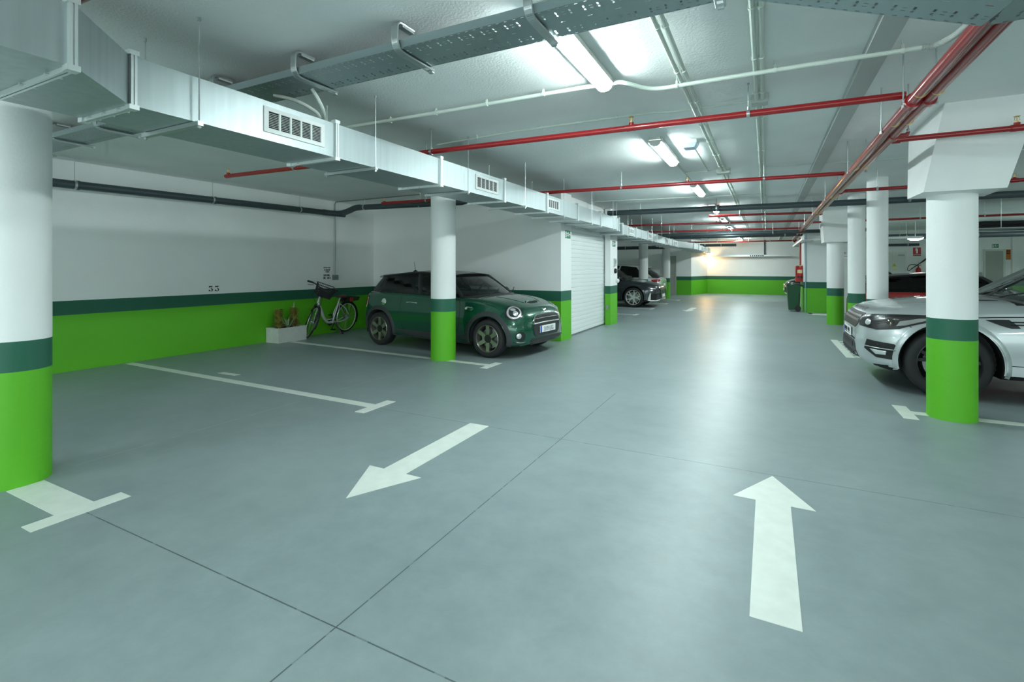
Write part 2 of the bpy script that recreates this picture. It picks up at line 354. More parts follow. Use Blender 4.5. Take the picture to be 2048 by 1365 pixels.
# ------------------------------------------------------------------ floor markings
ZM = .0025
def mark(name, label, cat, polys, group=None):
    c = V((sum(p[0] for q in polys for p in q)/sum(len(q) for q in polys), sum(p[1] for q in polys for p in q)/sum(len(q) for q in polys), 0))
    mb = MB()
    for q in polys: mb.prism([(x-c.x,y-c.y,.0004) for x,y in q], (0,0,ZM))
    o = mb.build(name, M['mark'], sharp=0); o.location = c
    return tag(o, label, cat, group)
GA = 'painted direction arrows'
def arrow(tip, base, hw, tw, hl, label):
    t = V(tip); d = (V(base)-t); L = d.length; d /= L; n = V((-d.y,d.x))
    P = lambda a, b: tuple(t+d*a+n*b)
    mark('floor_arrow', label, 'arrow', [[P(0,0),P(hl,hw),P(hl,tw),P(L,tw),P(L,-tw),P(hl,-tw),P(hl,-hw)]], GA)
arrow((.043,3.872),(.036,2.27),.226,.0955,.443,'white floor arrow pointing up the lane, at the lower right')
arrow((-2.343,2.275),(-2.348,3.905),.233,.0995,.457,'white floor arrow pointing towards the camera, left of the lane')
arrow((-2.33,17.2),(-2.30,18.9),.22,.095,.45,'small distant white floor arrow in front of the dark grey car')
GL = 'painted parking bay lines'
def tee(x0, x1, y, w, h, label, dy=0., s=1):
    xa = x1-s*.12
    q = [[(x0,y-w/2+dy),(xa,y-w/2),(xa,y+w/2),(x0,y+w/2+dy)], [(xa,y-h),(x1,y-h),(x1,y+h),(xa,y+h)]]
    mark('parking_line', label, 'parking line', q, GL)
tee(-4.37,-3.575,1.43,.19,.24,'white T mark at the foot of the left-edge column')
tee(-8.6,-3.555,3.92,.115,.24,'long white T-ended bay line under wall number 33',.07)
tee(-8.25,-3.555,6.35,.115,.23,'white bay line running past the planter and the column in front of the green car',.26)
tee(-8.4,-3.5,15.3,.115,.25,'white bay line just beyond the shutter, in front of the dark grey car')
tee(-8.4,-3.5,17.7,.115,.25,'white bay line under the near side of the dark grey car')
tee(-8.4,-3.5,20.55,.115,.25,'white bay line between the dark grey car and the column behind it')
tee(-8.4,-3.4,23.0,.115,.25,'faint far white bay line beyond the white car')
tee(6.2,1.183,6.2,.115,.26,'white T-ended bay line through the column in front of the silver car',.0,-1)
tee(6.0,1.2,18.2,.11,.22,'white bay line in front of the pale far right block',0,-1)
mark('parking_line','short white dash on the floor of bay 33','parking line',[[(-6.70,4.17),(-6.34,4.17),(-6.32,4.25),(-6.68,4.25)]],GL)
q = [[(1.16,9.55),(1.28,9.55),(1.28,11.75),(1.16,11.75)]]
for i in range(7): q.append([(1.29,9.62+i*.31),(5.2,9.62+i*.31),(5.2,9.73+i*.31),(1.29,9.73+i*.31)])
mark('hatched_zone','white hatched no-parking strip beside the silver car nose','floor marking',q)
mark('parking_line','pale worn floor patch in front of the far right block','floor marking',[[(1.3,17.6),(1.95,17.75),(2.0,18.35),(1.15,18.4)]])

# ------------------------------------------------------------------ wall number, notices and signs
def numeral3(mb, O, U, W, h):                            # a flat-topped display figure three
    O, U, W = V(O), V(U), V(W); s = h/100.
    P = lambda a, b: O+U*a*s+W*b*s
    def fan(pts): mb.prism([P(*p) for p in pts], U.cross(W)*-.006)
    fan([(4,98),(64,98),(74,100),(52,76),(30,78),(14,74),(6,70)])
    fan([(56,76),(60,76),(44,55),(40,55)])
    out = [(36,57),(52,54),(66,46),(73,30),(68,14),(54,2),(40,0),(48,8),(54,18),(55,30),(50,42),(36,52)]
    for i in range(5): fan([out[i],out[i+1],out[10-i],out[11-i]])
    fan([(12+13*math.cos(a),18+13*math.sin(a)) for a in [2*math.pi*i/14 for i in range(14)]])
    fan([(14,6),(40,0),(44,4),(22,9)])
mb = MB(); U = (0,1,0); W = (0,0,1)
numeral3(mb, (-8.645,5.225,1.035), U, W, .098); numeral3(mb, (-8.645,5.335,1.035), U, W, .098)
tag(mb.build('bay_number', M['ink'], sharp=0), 'black stencilled number 33 on the left wall above the dark green band', 'number')
mb = MB(); rr = random.Random(3)
for zc, h, y0, y1, gaps in ((1.452,.026,7.74,7.94,()),(1.405,.034,7.76,7.93,(.22,)),(1.362,.030,7.79,7.90,()),(1.285,.042,7.735,7.915,(.48,)),(1.225,.044,7.735,7.94,(.44,))):
    y = y0
    while y < y1-.008:
        w = rr.uniform(.010,.019); t = (y-y0)/(y1-y0)
        if not any(abs(t-g) < .07 for g in gaps):
            mb.box(-8.652,y,zc-h/2,-8.6465,y+.004,zc+h/2)
            if rr.random() < .75: mb.box(-8.652,y,zc+h/2-.007,-8.6465,y+w*.75,zc+h/2)
            if rr.random() < .7: mb.box(-8.652,y,zc-h/2,-8.6465,y+w*.75,zc-h/2+.007)
            if rr.random() < .6: mb.box(-8.652,y+w*.6,zc-h/2,-8.6465,y+w*.75+.002,zc+h*.3)
        y += w
tag(mb.build('wall_notice', M['faded'], sharp=0), 'small blurred black lettering on the wall above the bicycle', 'lettering')
t = thing('switch_box', 'small dark switch box with a thin conduit on the wall behind the bicycle', 'switch box', (-8.65,8.045,1.23))
MB().box(-8.65,7.985,1.18,-8.58,8.10,1.29).build('box_body', M['dsteel'], t, w=True)
MB().tube([(-8.632,8.045,1.29),(-8.632,8.045,2.88),(-8.60,8.045,2.93),(-6.2,7.98,2.93)], .011).build('conduit', M['dsteel'], t, w=True)
def board(name, label, cat, O, U, W, w, h, m, parts, N):
    """a thin sign: O lower left corner on the wall, U/W in-plane axes, N outward normal; parts = list of (name, material, list of polygons in 0..1)"""
    O, U, W, N = V(O), V(U), V(W), V(N); c = O+U*w/2
    t = thing(name, label, cat, c)
    MB().prism([O,O+U*w,O+U*w+W*h,O+W*h], N*.006).build('sign_plate', M[m], t, w=True, sharp=0)
    for pn, pm, polys in parts:
        mb = MB()
        for q in polys:
            if isinstance(q, tuple) and isinstance(q[0], str): put_text(mb, q[0], q[1], O+U*w*q[2]+W*h*q[3]+N*.0075, U, W, q[4])
            else: mb.add([O+U*w*a+W*h*b+N*.0075 for a, b in q], [tuple(range(len(q)))])
        mb.build(pn, M[pm], t, w=True, sharp=0)
    return t
cir = lambda cx, cy, rx, ry, n=14: [(cx+rx*math.cos(2*math.pi*i/n), cy+ry*math.sin(2*math.pi*i/n)) for i in range(n)]
run = [cir(.56,.80,.05,.08), [(.42,.72),(.56,.70),(.60,.46),(.50,.42)], [(.50,.46),(.60,.46),(.70,.26),(.64,.22)], [(.50,.46),(.58,.44),(.46,.30),(.30,.28),(.30,.34),(.42,.37)], [(.42,.72),(.46,.66),(.34,.54),(.28,.58)], [(.56,.70),(.57,.63),(.72,.56),(.73,.62)]]
door_pic = [[(.06,.12),(.24,.12),(.24,.88),(.06,.88)]]
arr = [[(.74,.46),(.84,.46),(.84,.36),(.96,.52),(.84,.68),(.84,.58),(.74,.58)]]
NX, NY = (1,0,0), (0,-1,0)
board('exit_sign', 'green running-man exit sign on the pier left of the roller shutter', 'exit sign', (-3.573,9.26,2.045), (0.07,1,0), (0,0,1), .25, .155, 'signg', [('pictogram','signw',door_pic+run+arr)], NX)
board('exit_sign', 'green running-man exit sign on the pier right of the roller shutter', 'exit sign', (-3.49,12.40,2.0), (0,1,0), (0,0,1), .27, .145, 'signg', [('pictogram','signw',door_pic+run+arr)], NX)
board('exit_sign', 'small dark green exit sign above the far right door', 'exit sign', (7.53,24.6,2.20), (1,0,0), (0,0,1), .19, .13, 'signg', [('pictogram','signw',door_pic+run+arr)], NY)
ext = [[(.40,.30),(.60,.30),(.60,.74),(.55,.80),(.45,.80),(.40,.74)], [(.46,.80),(.54,.80),(.54,.88),(.46,.88)], [(.30,.90),(.60,.84),(.60,.90),(.30,.95)], [(.26,.66),(.34,.66),(.42,.86),(.38,.88),(.32,.78)]]
board('extinguisher_sign', 'red square extinguisher sign with a white symbol on the far right wall', 'sign', (5.19,24.6,1.92), (1,0,0), (0,0,1), .25, .33, 'signr', [('pictogram','signw',ext+[('EXTINTOR',.058,.5,.08,.9)])], NY)
board('warning_sign', 'yellow triangle hazard sign on the white far door', 'sign', (4.55,24.57,1.50), (1,0,0), (0,0,1), .01, .01, 'yellow', [('triangle','yellow',[[(-4,0),(12,0),(4,14)]]),('bolt','ink',[[(4.6,10),(2.4,5.2),(4.0,5.4),(3.2,1.8),(5.8,6.2),(4.3,6.0)]])], NY)
board('door_notice', 'pale yellow-green strip notice under the hazard triangle', 'notice', (4.53,24.57,1.36), (1,0,0), (0,0,1), .15, .05, 'signw', [('tint','yellow',[[(.05,.15),(.95,.15),(.95,.85),(.05,.85)]])], NY)
board('orange_notice', 'tall orange notice with dark symbols beside the far right door', 'sign', (7.905,24.6,1.73), (1,0,0), (0,0,1), .16, .42, 'signw', [('panel','signo',[[(.08,.05),(.92,.05),(.92,.95),(.08,.95)]]),('symbol','ink',[cir(.35,.8,.14,.07),cir(.66,.8,.12,.06),cir(.35,.60,.14,.07),cir(.66,.60,.12,.06)])], NY)
board('number_sign', 'white plate with 81 above a grey-green strip near the farthest column', 'sign', (2.10,18.65,1.835), (1,0,0), (0,0,1), .40, .20, 'signw', [('digits','ink',[('81',.105,.36,.22,.7)])], NY)
tag(MB().box(2.10,18.63,1.745,2.50,18.65,1.83).build('sign_strip', M['beam'], sharp=0), 'grey-green strip under the white 81 plate', 'strip')
t = thing('card_reader', 'grey tall reader box on the pier right of the shutter', 'reader', (-3.49,12.6,1.49))
MB().box(-3.49,12.52,1.49,-3.45,12.66,1.69).build('reader_body', M['box'], t, w=True); MB().box(-3.452,12.55,1.56,-3.444,12.63,1.66).build('reader_panel', M['dsteel'], t, w=True)
t = thing('wall_telephone', 'rounded black device under the grey reader on the pier', 'wall device', (-3.49,12.6,1.30))
MB().lathe([(.0,0),(.06,0),(.068,.02),(.055,.05),(0,.056)], (-3.49,12.62,1.37), 'x', 20).build('device_body', M['black'], t, w=True)
MB().lathe([(.0,.05),(.03,.05),(.03,.06),(0,.062)], (-3.49,12.62,1.37), 'x', 14).build('device_button', M['dsteel'], t, w=True)
tag(MB().lathe([(.0,0),(.055,0),(.055,.05),(.03,.075),(0,.078)], (-3.49,12.78,1.11), 'x', 20).build('push_knob', M['white']), 'white round knob low on the edge of the pier', 'knob')
tag(MB().box(-3.60,12.20,.40,-3.53,12.22,.50).build('socket', M['dsteel']), 'small dark socket on the green foot of the pier', 'socket')
tag(MB().box(7.16,24.56,1.14,7.25,24.6,1.28).build('wall_switch', M['dsteel']), 'small grey switch left of the far right door', 'switch')

# ------------------------------------------------------------------ ventilation duct
def duct():
    t = thing('ventilation_duct', 'long galvanised rectangular duct with white grilles hanging over the left bays', 'duct', (-3.3,1.4,2.33))
    B, T = 2.33, 2.60
    def sec(x0, x1, y0, y1, b=B, tp=T, xa=None, xb=None):
        MB().hexa([(x0,y0,b),(x1,y0,b),(xb or x1,y1,b),(xa or x0,y1,b),(x0,y0,tp),(x1,y0,tp),(xb or x1,y1,tp),(xa or x0,y1,tp)]).build('duct_section', M['galv'], t, w=True, sharp=0)
    def flange(y, x0, x1, b=B, tp=T, w=.030, o=.022):
        mb = MB()
        for yy, ww in ((y-w/2,.012),(y+w/2-.012,.012)):
            mb.box(x0-o,yy,b-o,x1+o,yy+ww,b).box(x0-o,yy,tp,x1+o,yy+ww,tp+o).box(x0-o,yy,b,x0,yy+ww,tp).box(x1,yy,b,x1+o,yy+ww,tp)
        mb.box(x0-.6*o,y-w/2+.01,b-.6*o,x1+.6*o,y+w/2-.01,b).box(x1,y-w/2+.01,b,x1+.6*o,y+w/2-.01,tp).box(x0-.6*o,y-w/2+.01,tp,x1+.6*o,y+w/2-.01,tp+.6*o)
        for xx in (x0-o, x1-.02):
            for zz in (b-o, tp-.02+o): mb.box(xx-.003,y-.024,zz-.003,xx+.023+o,y+.024,zz+.023)
        for k in (.2,.5,.8): mb.cyl((x0+(x1-x0)*k,y-.03,b-.012),(x0+(x1-x0)*k,y+.035,b-.012),.006,8)
        mb.build('flange', M['galvr'], t, w=True)
    def hang(y, x0, x1, b=B, top=CZ):
        mb = MB(); mb.bar((x0-.05,y,b-.016),(x1+.05,y,b-.016),.032,.026)
        for xx in (x0-.035, x1+.035): mb.cyl((xx,y,b-.045),(xx,y,top),.0042,8); mb.cyl((xx,y,b-.042),(xx,y,b-.03),.011,6); mb.cyl((xx,y,top-.02),(xx,y,top),.009,8)
        mb.build('hanger', M['steel'], t, w=True)
    def grille(y0, y1, x, b, tp, nb=5):
        mb = MB().box(x-.004,y0,b,x+.006,y1,b+.028).box(x-.004,y0,tp-.028,x+.006,y1,tp).box(x-.004,y0,b+.028,x+.006,y0+.035,tp-.028).box(x-.004,y1-.035,b+.028,x+.006,y1,tp-.028); L = (y1-y0-.07)/nb
        for i in range(1, nb): mb.box(x-.004,y0+.035+L*i-.006,b+.028,x+.006,y0+.035+L*i+.006,tp-.028)
        g = mb.build('grille', M['white'], t, w=True, sharp=0)
        mb = MB(); n = int((tp-b-.056)/.0115)
        for i in range(n):
            zz = b+.030+i*.0115; mb.hexa([(x-.014,y0+.034,zz+.004),(x+.001,y0+.034,zz),(x+.001,y1-.034,zz),(x-.014,y1-.034,zz+.004),(x-.014,y0+.034,zz+.006),(x+.001,y0+.034,zz+.0025),(x+.001,y1-.034,zz+.0025),(x-.014,y1-.034,zz+.006)])
        mb.build('louvre_slats', M['white'], g, w=True, sharp=0)
        MB().box(x-.03,y0+.03,b+.025,x-.016,y1-.03,tp-.025).build('grille_back', M['black'], g, w=True, sharp=0)
    def wrap(x, y0, y1):                                  # openings keep the sheet from covering the slats
        pass
    sec(-3.57,-2.69,-3.0,1.015); sec(-3.57,-2.69,1.045,1.415,xb=-3.05)
    flange(1.03,-3.57,-2.69); flange(1.43,-3.57,-3.05); flange(-.4,-3.57,-2.69)
    ys = [1.43,2.85,4.27,5.69,7.11,8.53,9.95,11.37]
    gr = {1:(2.215,2.735),3:(4.98,5.53),4:(7.15,7.63),5:(9.80,10.3)}
    for i in range(len(ys)-1):
        y0, y1 = ys[i]+.015, ys[i+1]-.015
        x1 = -3.05
        g = [v for v in gr.values() if v[0] > y0 and v[1] < y1]
        if g:
            a, b = g[0]; zb, zt = 2.385, 2.560
            mb = MB().box(-3.57,y0,B,x1-.03,y1,T); mb.box(x1-.03,y0,B,x1,a+.02,T).box(x1-.03,b-.02,B,x1,y1,T).box(x1-.03,a+.02,B,x1,b-.02,zb+.02).box(x1-.03,a+.02,zt-.02,x1,b-.02,T)
            mb.build('duct_section', M['galv'], t, w=True, sharp=0); grille(a,b,x1+.002,zb,zt)
        else: sec(-3.57,x1,y0,y1)
        flange(ys[i+1],-3.57,x1)
    for i in range(7): hang(1.765+1.5*i,-3.57,-3.05)
    hang(11.05,-3.57,-3.05)
    # the second run, a little lower and set back, then a step towards the lane
    b2, t2 = 2.275, 2.515
    sec(-3.62,-3.08,11.39,11.85,B,T,xb=-3.16)
    sec(-3.66,-3.10,11.88,20.6,b2,t2); flange(11.87,-3.66,-3.10,b2,t2)
    for i, y in enumerate((13.3,14.75,16.2,17.65,19.1,20.6)): flange(y,-3.66,-3.10,b2,t2)
    sec(-3.66,-3.10,20.62,22.3,b2,t2,xa=-3.3,xb=-2.74); flange(22.32,-3.3,-2.74,b2,t2); sec(-3.3,-2.74,22.34,29.6,b2,t2)
    for y in (24.,25.6,27.2,28.8): flange(y,-3.3,-2.74,b2,t2)
    for a, b in ((12.5,13.05),(14.85,15.3),(17.75,18.2),(19.6,20.1)): grille(a,b,-3.094,b2+.045,t2-.035,4)
    for a, b in ((25.85,26.35),(27.4,27.9),(28.95,29.4)): grille(a,b,-2.734,b2+.045,t2-.035,4)
    for i in range(6): hang(12.3+1.5*i,-3.66,-3.10,b2)
    for y in (23.2,24.8,26.4,28.): hang(y,-3.3,-2.74,b2)
duct()

# ------------------------------------------------------------------ cable trays
def tray_section(t, a, b, yc, wd=.31, h=.05):
    """x-z plane section from a=(x,y,z) to b; local frame: x along, y across, z up"""
    a, b = V(a), V(b); d = b-a; L = d.length; ex = d/L; ey = V((-ex.y,ex.x,0)).normalized(); ez = ex.cross(ey)
    o = MB().box(0,-wd/2,0,L,wd/2,.0012).build('tray_base', M['tray'], t, sharp=0)
    Mx = Matrix((ex,ey,ez)).transposed().to_4x4(); Mx.translation = a
    o.matrix_local = wm(t).inverted() @ Mx
    s = MB()
    for q in (-1, 1): s.box(0,q*wd/2-.001,0,L,q*wd/2+.001,h).box(0,q*(wd/2-.012),h-.001,L,q*wd/2,h+.001)
    s.build('side_rail', M['trayside'], o, sharp=0)
def bracket(t, x, z, y0, y1, ztop=CZ):
    def channel(mb, pts, w=.038, dp=.02):
        P = smooth(pts, 5)
        for q in (-1, 1): mb.tube([p+V((q*w/2,0,0)) for p in P], .0075, 6)
        for i in range(len(P)-1):
            n = (P[i+1]-P[i]).normalized().cross(V((1,0,0)))*.006
            mb.hexa([P[i]+V((-w/2,0,0)),P[i]+V((w/2,0,0)),P[i+1]+V((w/2,0,0)),P[i+1]+V((-w/2,0,0)),P[i]+V((-w/2,0,0))+n,P[i]+V((w/2,0,0))+n,P[i+1]+V((w/2,0,0))+n,P[i+1]+V((-w/2,0,0))+n])
    mb = MB()
    channel(mb, [(x,y0+.16,ztop-.012),(x,y0+.04,ztop-.012),(x,y0+.006,ztop-.03),(x,y0,ztop-.07),(x,y0,z+.05),(x,y0+.012,z+.012),(x,y0+.05,z-.012),(x,y0+.2,z-.014),(x,y1+.03,z-.014)])
    mb.box(x-.018,y0+.05,ztop-.03,x+.018,y0+.16,ztop); mb.box(x-.016,y1+.015,z-.03,x+.016,y1+.035,z-.004)
    mb.build('tray_bracket', M['steel'], t, w=True)
t = thing('cable_tray', 'perforated galvanised cable tray crossing the ceiling above the duct', 'cable tray', (-2.9,2.5,2.78))
tray_section(t, (-8.6,2.47,2.78), (-4.2,2.485,2.78), 0); tray_section(t, (-4.2,2.485,2.78), (-.12,2.50,2.78), 0); tray_section(t, (-.12,2.505,2.782), (.86,2.68,2.50), 0); tray_section(t, (.86,2.68,2.50), (4.6,2.72,2.50), 0)
for x in (-7.4,-6.5,-5.6,-4.7,-3.8,-2.875,-1.985,-1.10,-.20): bracket(t, x, 2.78, 2.315, 2.655)
MB().tube(smooth([(-3.35,2.52,2.775),(-3.22,2.62,2.74),(-3.15,2.74,2.68),(-3.15,2.78,2.64)],5),.014).tube(smooth([(-2.98,2.56,2.775),(-2.97,2.60,2.72),(-3.02,2.70,2.66),(-3.12,2.80,2.63)],5),.014).build('cable_drop', M['conduit'], t, w=True)
t = thing('cable_tray', 'thin cable tray with a lit strip along the top of the far back wall', 'cable tray', (-.7,29.85,2.05))
MB().box(-2.7,29.72,2.06,1.25,30.0,2.075).box(-2.7,29.71,2.06,1.25,29.722,2.15).build('tray_body', M['galvr'], t, w=True, sharp=0)
mb = MB()
for i in range(7): mb.box(-.75+i*.1,29.70,2.075,-.69+i*.1,29.709,2.135)
mb.build('tray_slots', M['dark'], t, w=True, sharp=0)
tag(MB().cyl((-.04,29.92,2.16),(-.04,29.92,CZ),.035,12).build('pipe', M['drain']), 'short grey vertical pipe between the ceiling and the far wall tray', 'pipe')
t = thing('cable_tray', 'pale cable tray running right from the end of the red pipes', 'cable tray', (2.2,19.4,2.33))
MB().box(1.0,17.5,2.30,1.32,23.2,2.312).box(1.3,17.9,2.30,4.0,18.2,2.312).box(1.3,17.895,2.30,4.0,17.905,2.36).box(.99,17.5,2.30,1.0,23.2,2.36).build('tray_body', M['galvr'], t, w=True, sharp=0)
for x, y in ((1.5,18.05),(2.5,18.05),(3.5,18.05)): MB().cyl((x,y,2.3),(x,y,CZ),.005,8).build('hanger_rod', M['steel'], t, w=True)
t = thing('cable_bundle', 'thick black bundle of ducts and cables under the ceiling at far right', 'cable bundle', (6,14,2.4))
rr = random.Random(5)
for k in range(9):
    y0 = 13.9+.09*k; z0 = 2.33+.05*(k % 3)
    MB().tube(smooth([(3.6+.3*i,y0+.55-.05*i+rr.uniform(-.04,.04),z0+rr.uniform(-.03,.03)) for i in range(14)],4), .045 if k % 2 else .03, 8).build('cable', M['cable'], t, w=True)
MB().box(3.7,13.85,2.28,7.8,14.7,2.295).build('cable_shelf', M['dsteel'], t, w=True, sharp=0)
for x in (3.95,4.4,4.9,5.4): MB().cyl((x,13.9,2.28),(x,13.9,CZ),.005,8).build('hanger_rod', M['steel'], t, w=True)

# ------------------------------------------------------------------ red sprinkler pipes
def head(t, p, up=1):
    x, y, z = p; mb = MB(); h = MB()
    mb.cyl((x,y,z),(x,y,z+.045),.022,12).cyl((x-.04,y,z),(x+.04,y,z),.030,12); mb.build('tee_fitting', M['red'], t, w=True)
    h.cyl((x,y,z+.045),(x,y,z+.058),.013,10)
    for q in (-1, 1): h.tube([(x+q*.008,y,z+.055),(x+q*.017,y,z+.068),(x+q*.014,y,z+.088),(x,y,z+.097)],.0028,6)
    h.cyl((x,y,z+.06),(x,y,z+.088),.003,6); h.cyl((x,y,z+.096),(x,y,z+.099),.022,14); h.build('sprinkler_head', M['brass'], t, w=True)
def clamp(t, p, r, ztop=CZ, ax=(1,0,0)):
    a = V(ax).normalized(); p = V(p); mb = MB()
    mb.cyl(p-a*.012, p+a*.012, r+.006, 16); mb.cyl(p+V((0,0,r+.003)), p+V((0,0,r+.028)), .011, 8); mb.cyl(p+V((0,0,r+.02)), (p.x,p.y,ztop), .0042, 8); mb.cyl((p.x,p.y,ztop-.012),(p.x,p.y,ztop),.010,8)
    mb.build('pipe_clamp', M['steel'], t, w=True)
GP = 'red sprinkler branch pipes'
def branch(a, b, label, r=.026, clamps=(), heads=(), cap=None):
    a, b = V(a), V(b); t = thing('sprinkler_pipe', label, 'pipe', a, group=GP)
    MB().cyl(a, b, r, 16).build('pipe_run', M['red'], t, w=True)
    for k in clamps: clamp(t, a+(b-a)*k, r)
    for k in heads: head(t, a+(b-a)*k)
    for e in (cap or ()): MB().lathe([(0,-.03),(r+.008,-.03),(r+.008,.03),(0,.03)], e, 'x', 14).build('end_fitting', M['red'], t, w=True)
ln = lambda a, b, x: (x-a[0])/(b[0]-a[0])
A, B_ = (-6.55,4.19,2.70), (.90,4.47,2.70)
branch(A, B_, 'nearest long red pipe crossing the ceiling in front of the first lamp', .027, [ln(A,B_,x) for x in (-5.25,-3.2,-.125)], [ln(A,B_,x) for x in (-6.5,-1.065)])
A, B_ = (-6.6,7.33,2.70), (.93,7.80,2.70)
branch(A, B_, 'second long red pipe crossing the ceiling beyond the pale emergency lamp', .027, [ln(A,B_,x) for x in (-5.6,-2.0,-.02)], [ln(A,B_,x) for x in (-6.55,-1.03)])
A, B_ = (-1.18,12.72,2.70), (.95,13.05,2.70)
branch(A, B_, 'third red pipe across the lane, starting beside a small lamp', .027, [.3,.55], (), [(-1.18,12.72,2.70)])
A, B_ = (-3.9,14.5,2.70), (.97,15.15,2.70)
branch(A, B_, 'fourth red pipe across the lane', .027, [.25,.62,.8], [.55])
A, B_ = (-4.0,17.2,2.68), (1.0,17.6,2.68)
branch(A, B_, 'fifth red pipe across the lane just above a grey drain pipe', .028, [.25,.6,.8], [.55])
A, B_ = (-3.4,21.2,2.68), (1.0,21.8,2.68)
branch(A, B_, 'sixth red pipe across the lane', .027, [.3,.6,.8], [.5])
A, B_ = (-3.3,24.6,2.66), (1.05,25.2,2.66)
branch(A, B_, 'farthest red pipe across the lane near the back wall', .03, [.3,.6,.8], [.5])
A, B_ = (1.0,5.66,2.63), (3.6,5.60,2.63)
branch(A, B_, 'short red pipe passing in front of the splayed column capital', .025, [.8], [ln(A,B_,1.885)], [(1.07,5.66,2.63)])
A, B_ = (1.02,9.14,2.64), (5.0,9.02,2.64)
branch(A, B_, 'red pipe running right behind the splayed column capital', .026, [.12,.7], [.5])
A, B_ = (1.0,15.1,2.64), (5.6,14.9,2.64)
branch(A, B_, 'dark red pipe running right over the farthest column block', .026, [.5,.75,.96], [.99])
A, B_ = (-3.2,1.16,2.78), (.9,1.30,2.78)
branch(A, B_, 'red pipe glimpsed above the wide end of the duct in the top left corner', .036, [.3])
t = thing('sprinkler_main', 'twin thick red main pipes running down the lane under the ceiling', 'pipe', (.9,3.0,2.6))
for q, x0, r in ((0,.897,.036),(1,.985,.032)):
    pts = [(x0,-4,2.6),(x0+.002,5,2.6),(x0+.02,12,2.6),(x0+.08,22.4,2.6)]
    pts += [(x0+.08,22.75-.05*q,2.6),(x0+.10,22.9-.05*q,2.56),(x0+.3,23.0-.05*q,2.36),(x0+.42,23.0-.05*q,2.33)]
    MB().tube(pts, r, 18).build('main_pipe', M['red'], t, w=True)
for y in (4.30,5.05,7.0,9.6,12.2,14.8,17.4,20.):
    sh = .004*(y-3)
    if y in (4.30,12.2,17.4):
        MB().cyl((.897+sh,y-.045,2.6),(.897+sh,y+.045,2.6),.050,20).cyl((.985+sh,y-.03,2.6),(.985+sh,y+.03,2.6),.044,20).build('pipe_coupling', M['red'], t, w=True)
    mb = MB(); yy = y-.22
    for xc, r in ((.897+sh,.039),(.985+sh,.035)): mb.cyl((xc,yy-.007,2.6),(xc,yy+.007,2.6),r,20)
    mb.build('pipe_ring', M['brass'], t, w=True)
    mb = MB().cyl((.849+sh,y,2.57),(.849+sh,y,CZ),.005,8).cyl((1.028+sh,y,2.57),(1.028+sh,y,CZ),.005,8).cyl((.849+sh,y,2.565),(.849+sh,y,2.585),.012,8).cyl((1.028+sh,y,2.565),(1.028+sh,y,2.585),.012,8); mb.build('hanger', M['steel'], t, w=True)
for y in (5.35,8.9):
    sh = .004*(y-3); MB().cyl((.985+sh,y-.05,2.6),(.985+sh,y+.05,2.6),.043,18).tube([(.985+sh,y,2.6),(1.07+sh,y,2.6),(1.085+sh,y,2.615)],.018,10).cyl((1.085+sh,y-.02,2.62),(1.085+sh,y+.03,2.6),.012,8).build('drain_valve', M['red'], t, w=True)
t = thing('fire_riser', 'red pipe dropping to the hose cabinet on the far right block', 'pipe', (1.06,19.5,1.53))
MB().tube([(1.06,22.6,2.45),(1.06,19.6,2.45),(1.06,19.47,2.42),(1.06,19.44,2.36),(1.06,19.44,1.53)],.028,12).build('pipe_run', M['red'], t, w=True)
tag(MB().tube([(1.16,18.62,CZ),(1.16,18.62,.02)],.012,8).build('blue_conduit', mat('pale_blue_conduit',(.25,.45,.58),.45)), 'thin pale blue conduit down the corner of the far right block', 'conduit')

# ------------------------------------------------------------------ grey drains
GD = 'grey plastic drain pipes'
def drain(pts, r, label, clamps=(), sub=1):
    t = thing('drain_pipe', label, 'pipe', pts[0], group=GD)
    MB().tube(smooth(pts, sub) if sub > 1 else pts, r, 20).build('pipe_run', M['drain'], t, w=True)
    for p, ax in clamps:
        p = V(p); a = V(ax); mb = MB(); mb.cyl(p-a*.014,p+a*.014,r+.006,20); mb.cyl(p+V((0,0,r)),(p.x,p.y,CZ),.0042,8); mb.build('pipe_clamp', M['steel'], t, w=True)
        MB().cyl(p+a*.016,p+a*.05,r+.008,20).build('pipe_socket', M['drain'], t, w=True)
    return t
t = drain([(-8.45,-5.9,2.55),(-8.45,3.2,2.59),(-8.45,7.6,2.645)], .058, 'dark grey drain pipe along the left wall', [((-8.45,.5,2.566),(0,1,0)),((-8.45,3.27,2.591),(0,1,0)),((-8.45,5.17,2.615),(0,1,0)),((-8.45,6.95,2.637),(0,1,0))])
MB().tube(smooth([(-8.45,7.55,2.644),(-8.44,7.80,2.645),(-8.33,7.95,2.655),(-8.1,7.95,2.70),(-7.9,7.93,2.745),(-7.75,7.93,2.75)],4),.064,20).cyl((-8.45,7.6,2.64),(-8.30,8.02,2.63),.060,16).build('elbow', M['drain'], t, w=True)
MB().cyl((-7.8,7.93,2.75),(-5.14,7.90,2.70),.058,20).cyl((-5.14,7.90,2.70),(-5.02,7.90,2.70),.058,20,r2=.03).build('cross_run', M['drain'], t, w=True)
for x in (-7.62,-6.15): MB().cyl((x-.014,7.92,2.747+.019*(-7.7-x)),(x+.014,7.92,2.747+.019*(-7.7-x)),.064,20).cyl((x,7.92,2.77),(x,7.92,CZ),.0042,8).build('pipe_clamp', M['steel'], t, w=True)
drain([(-3.35,11.5,2.75),(1.2,11.8,2.75),(4.2,11.8,2.75),(9.1,11.9,2.75)], .062, 'thick grey drain pipe crossing the whole lane in front of the far lamps', [((x,11.6,2.75),(1,0,0)) for x in (-2.6,-.95,2.4)])
drain([(-4.1,17.35,2.56),(2.6,17.45,2.56)], .055, 'dark grey drain pipe just below the fifth red pipe', [((x,17.4,2.56),(1,0,0)) for x in (-2.2,.2)])
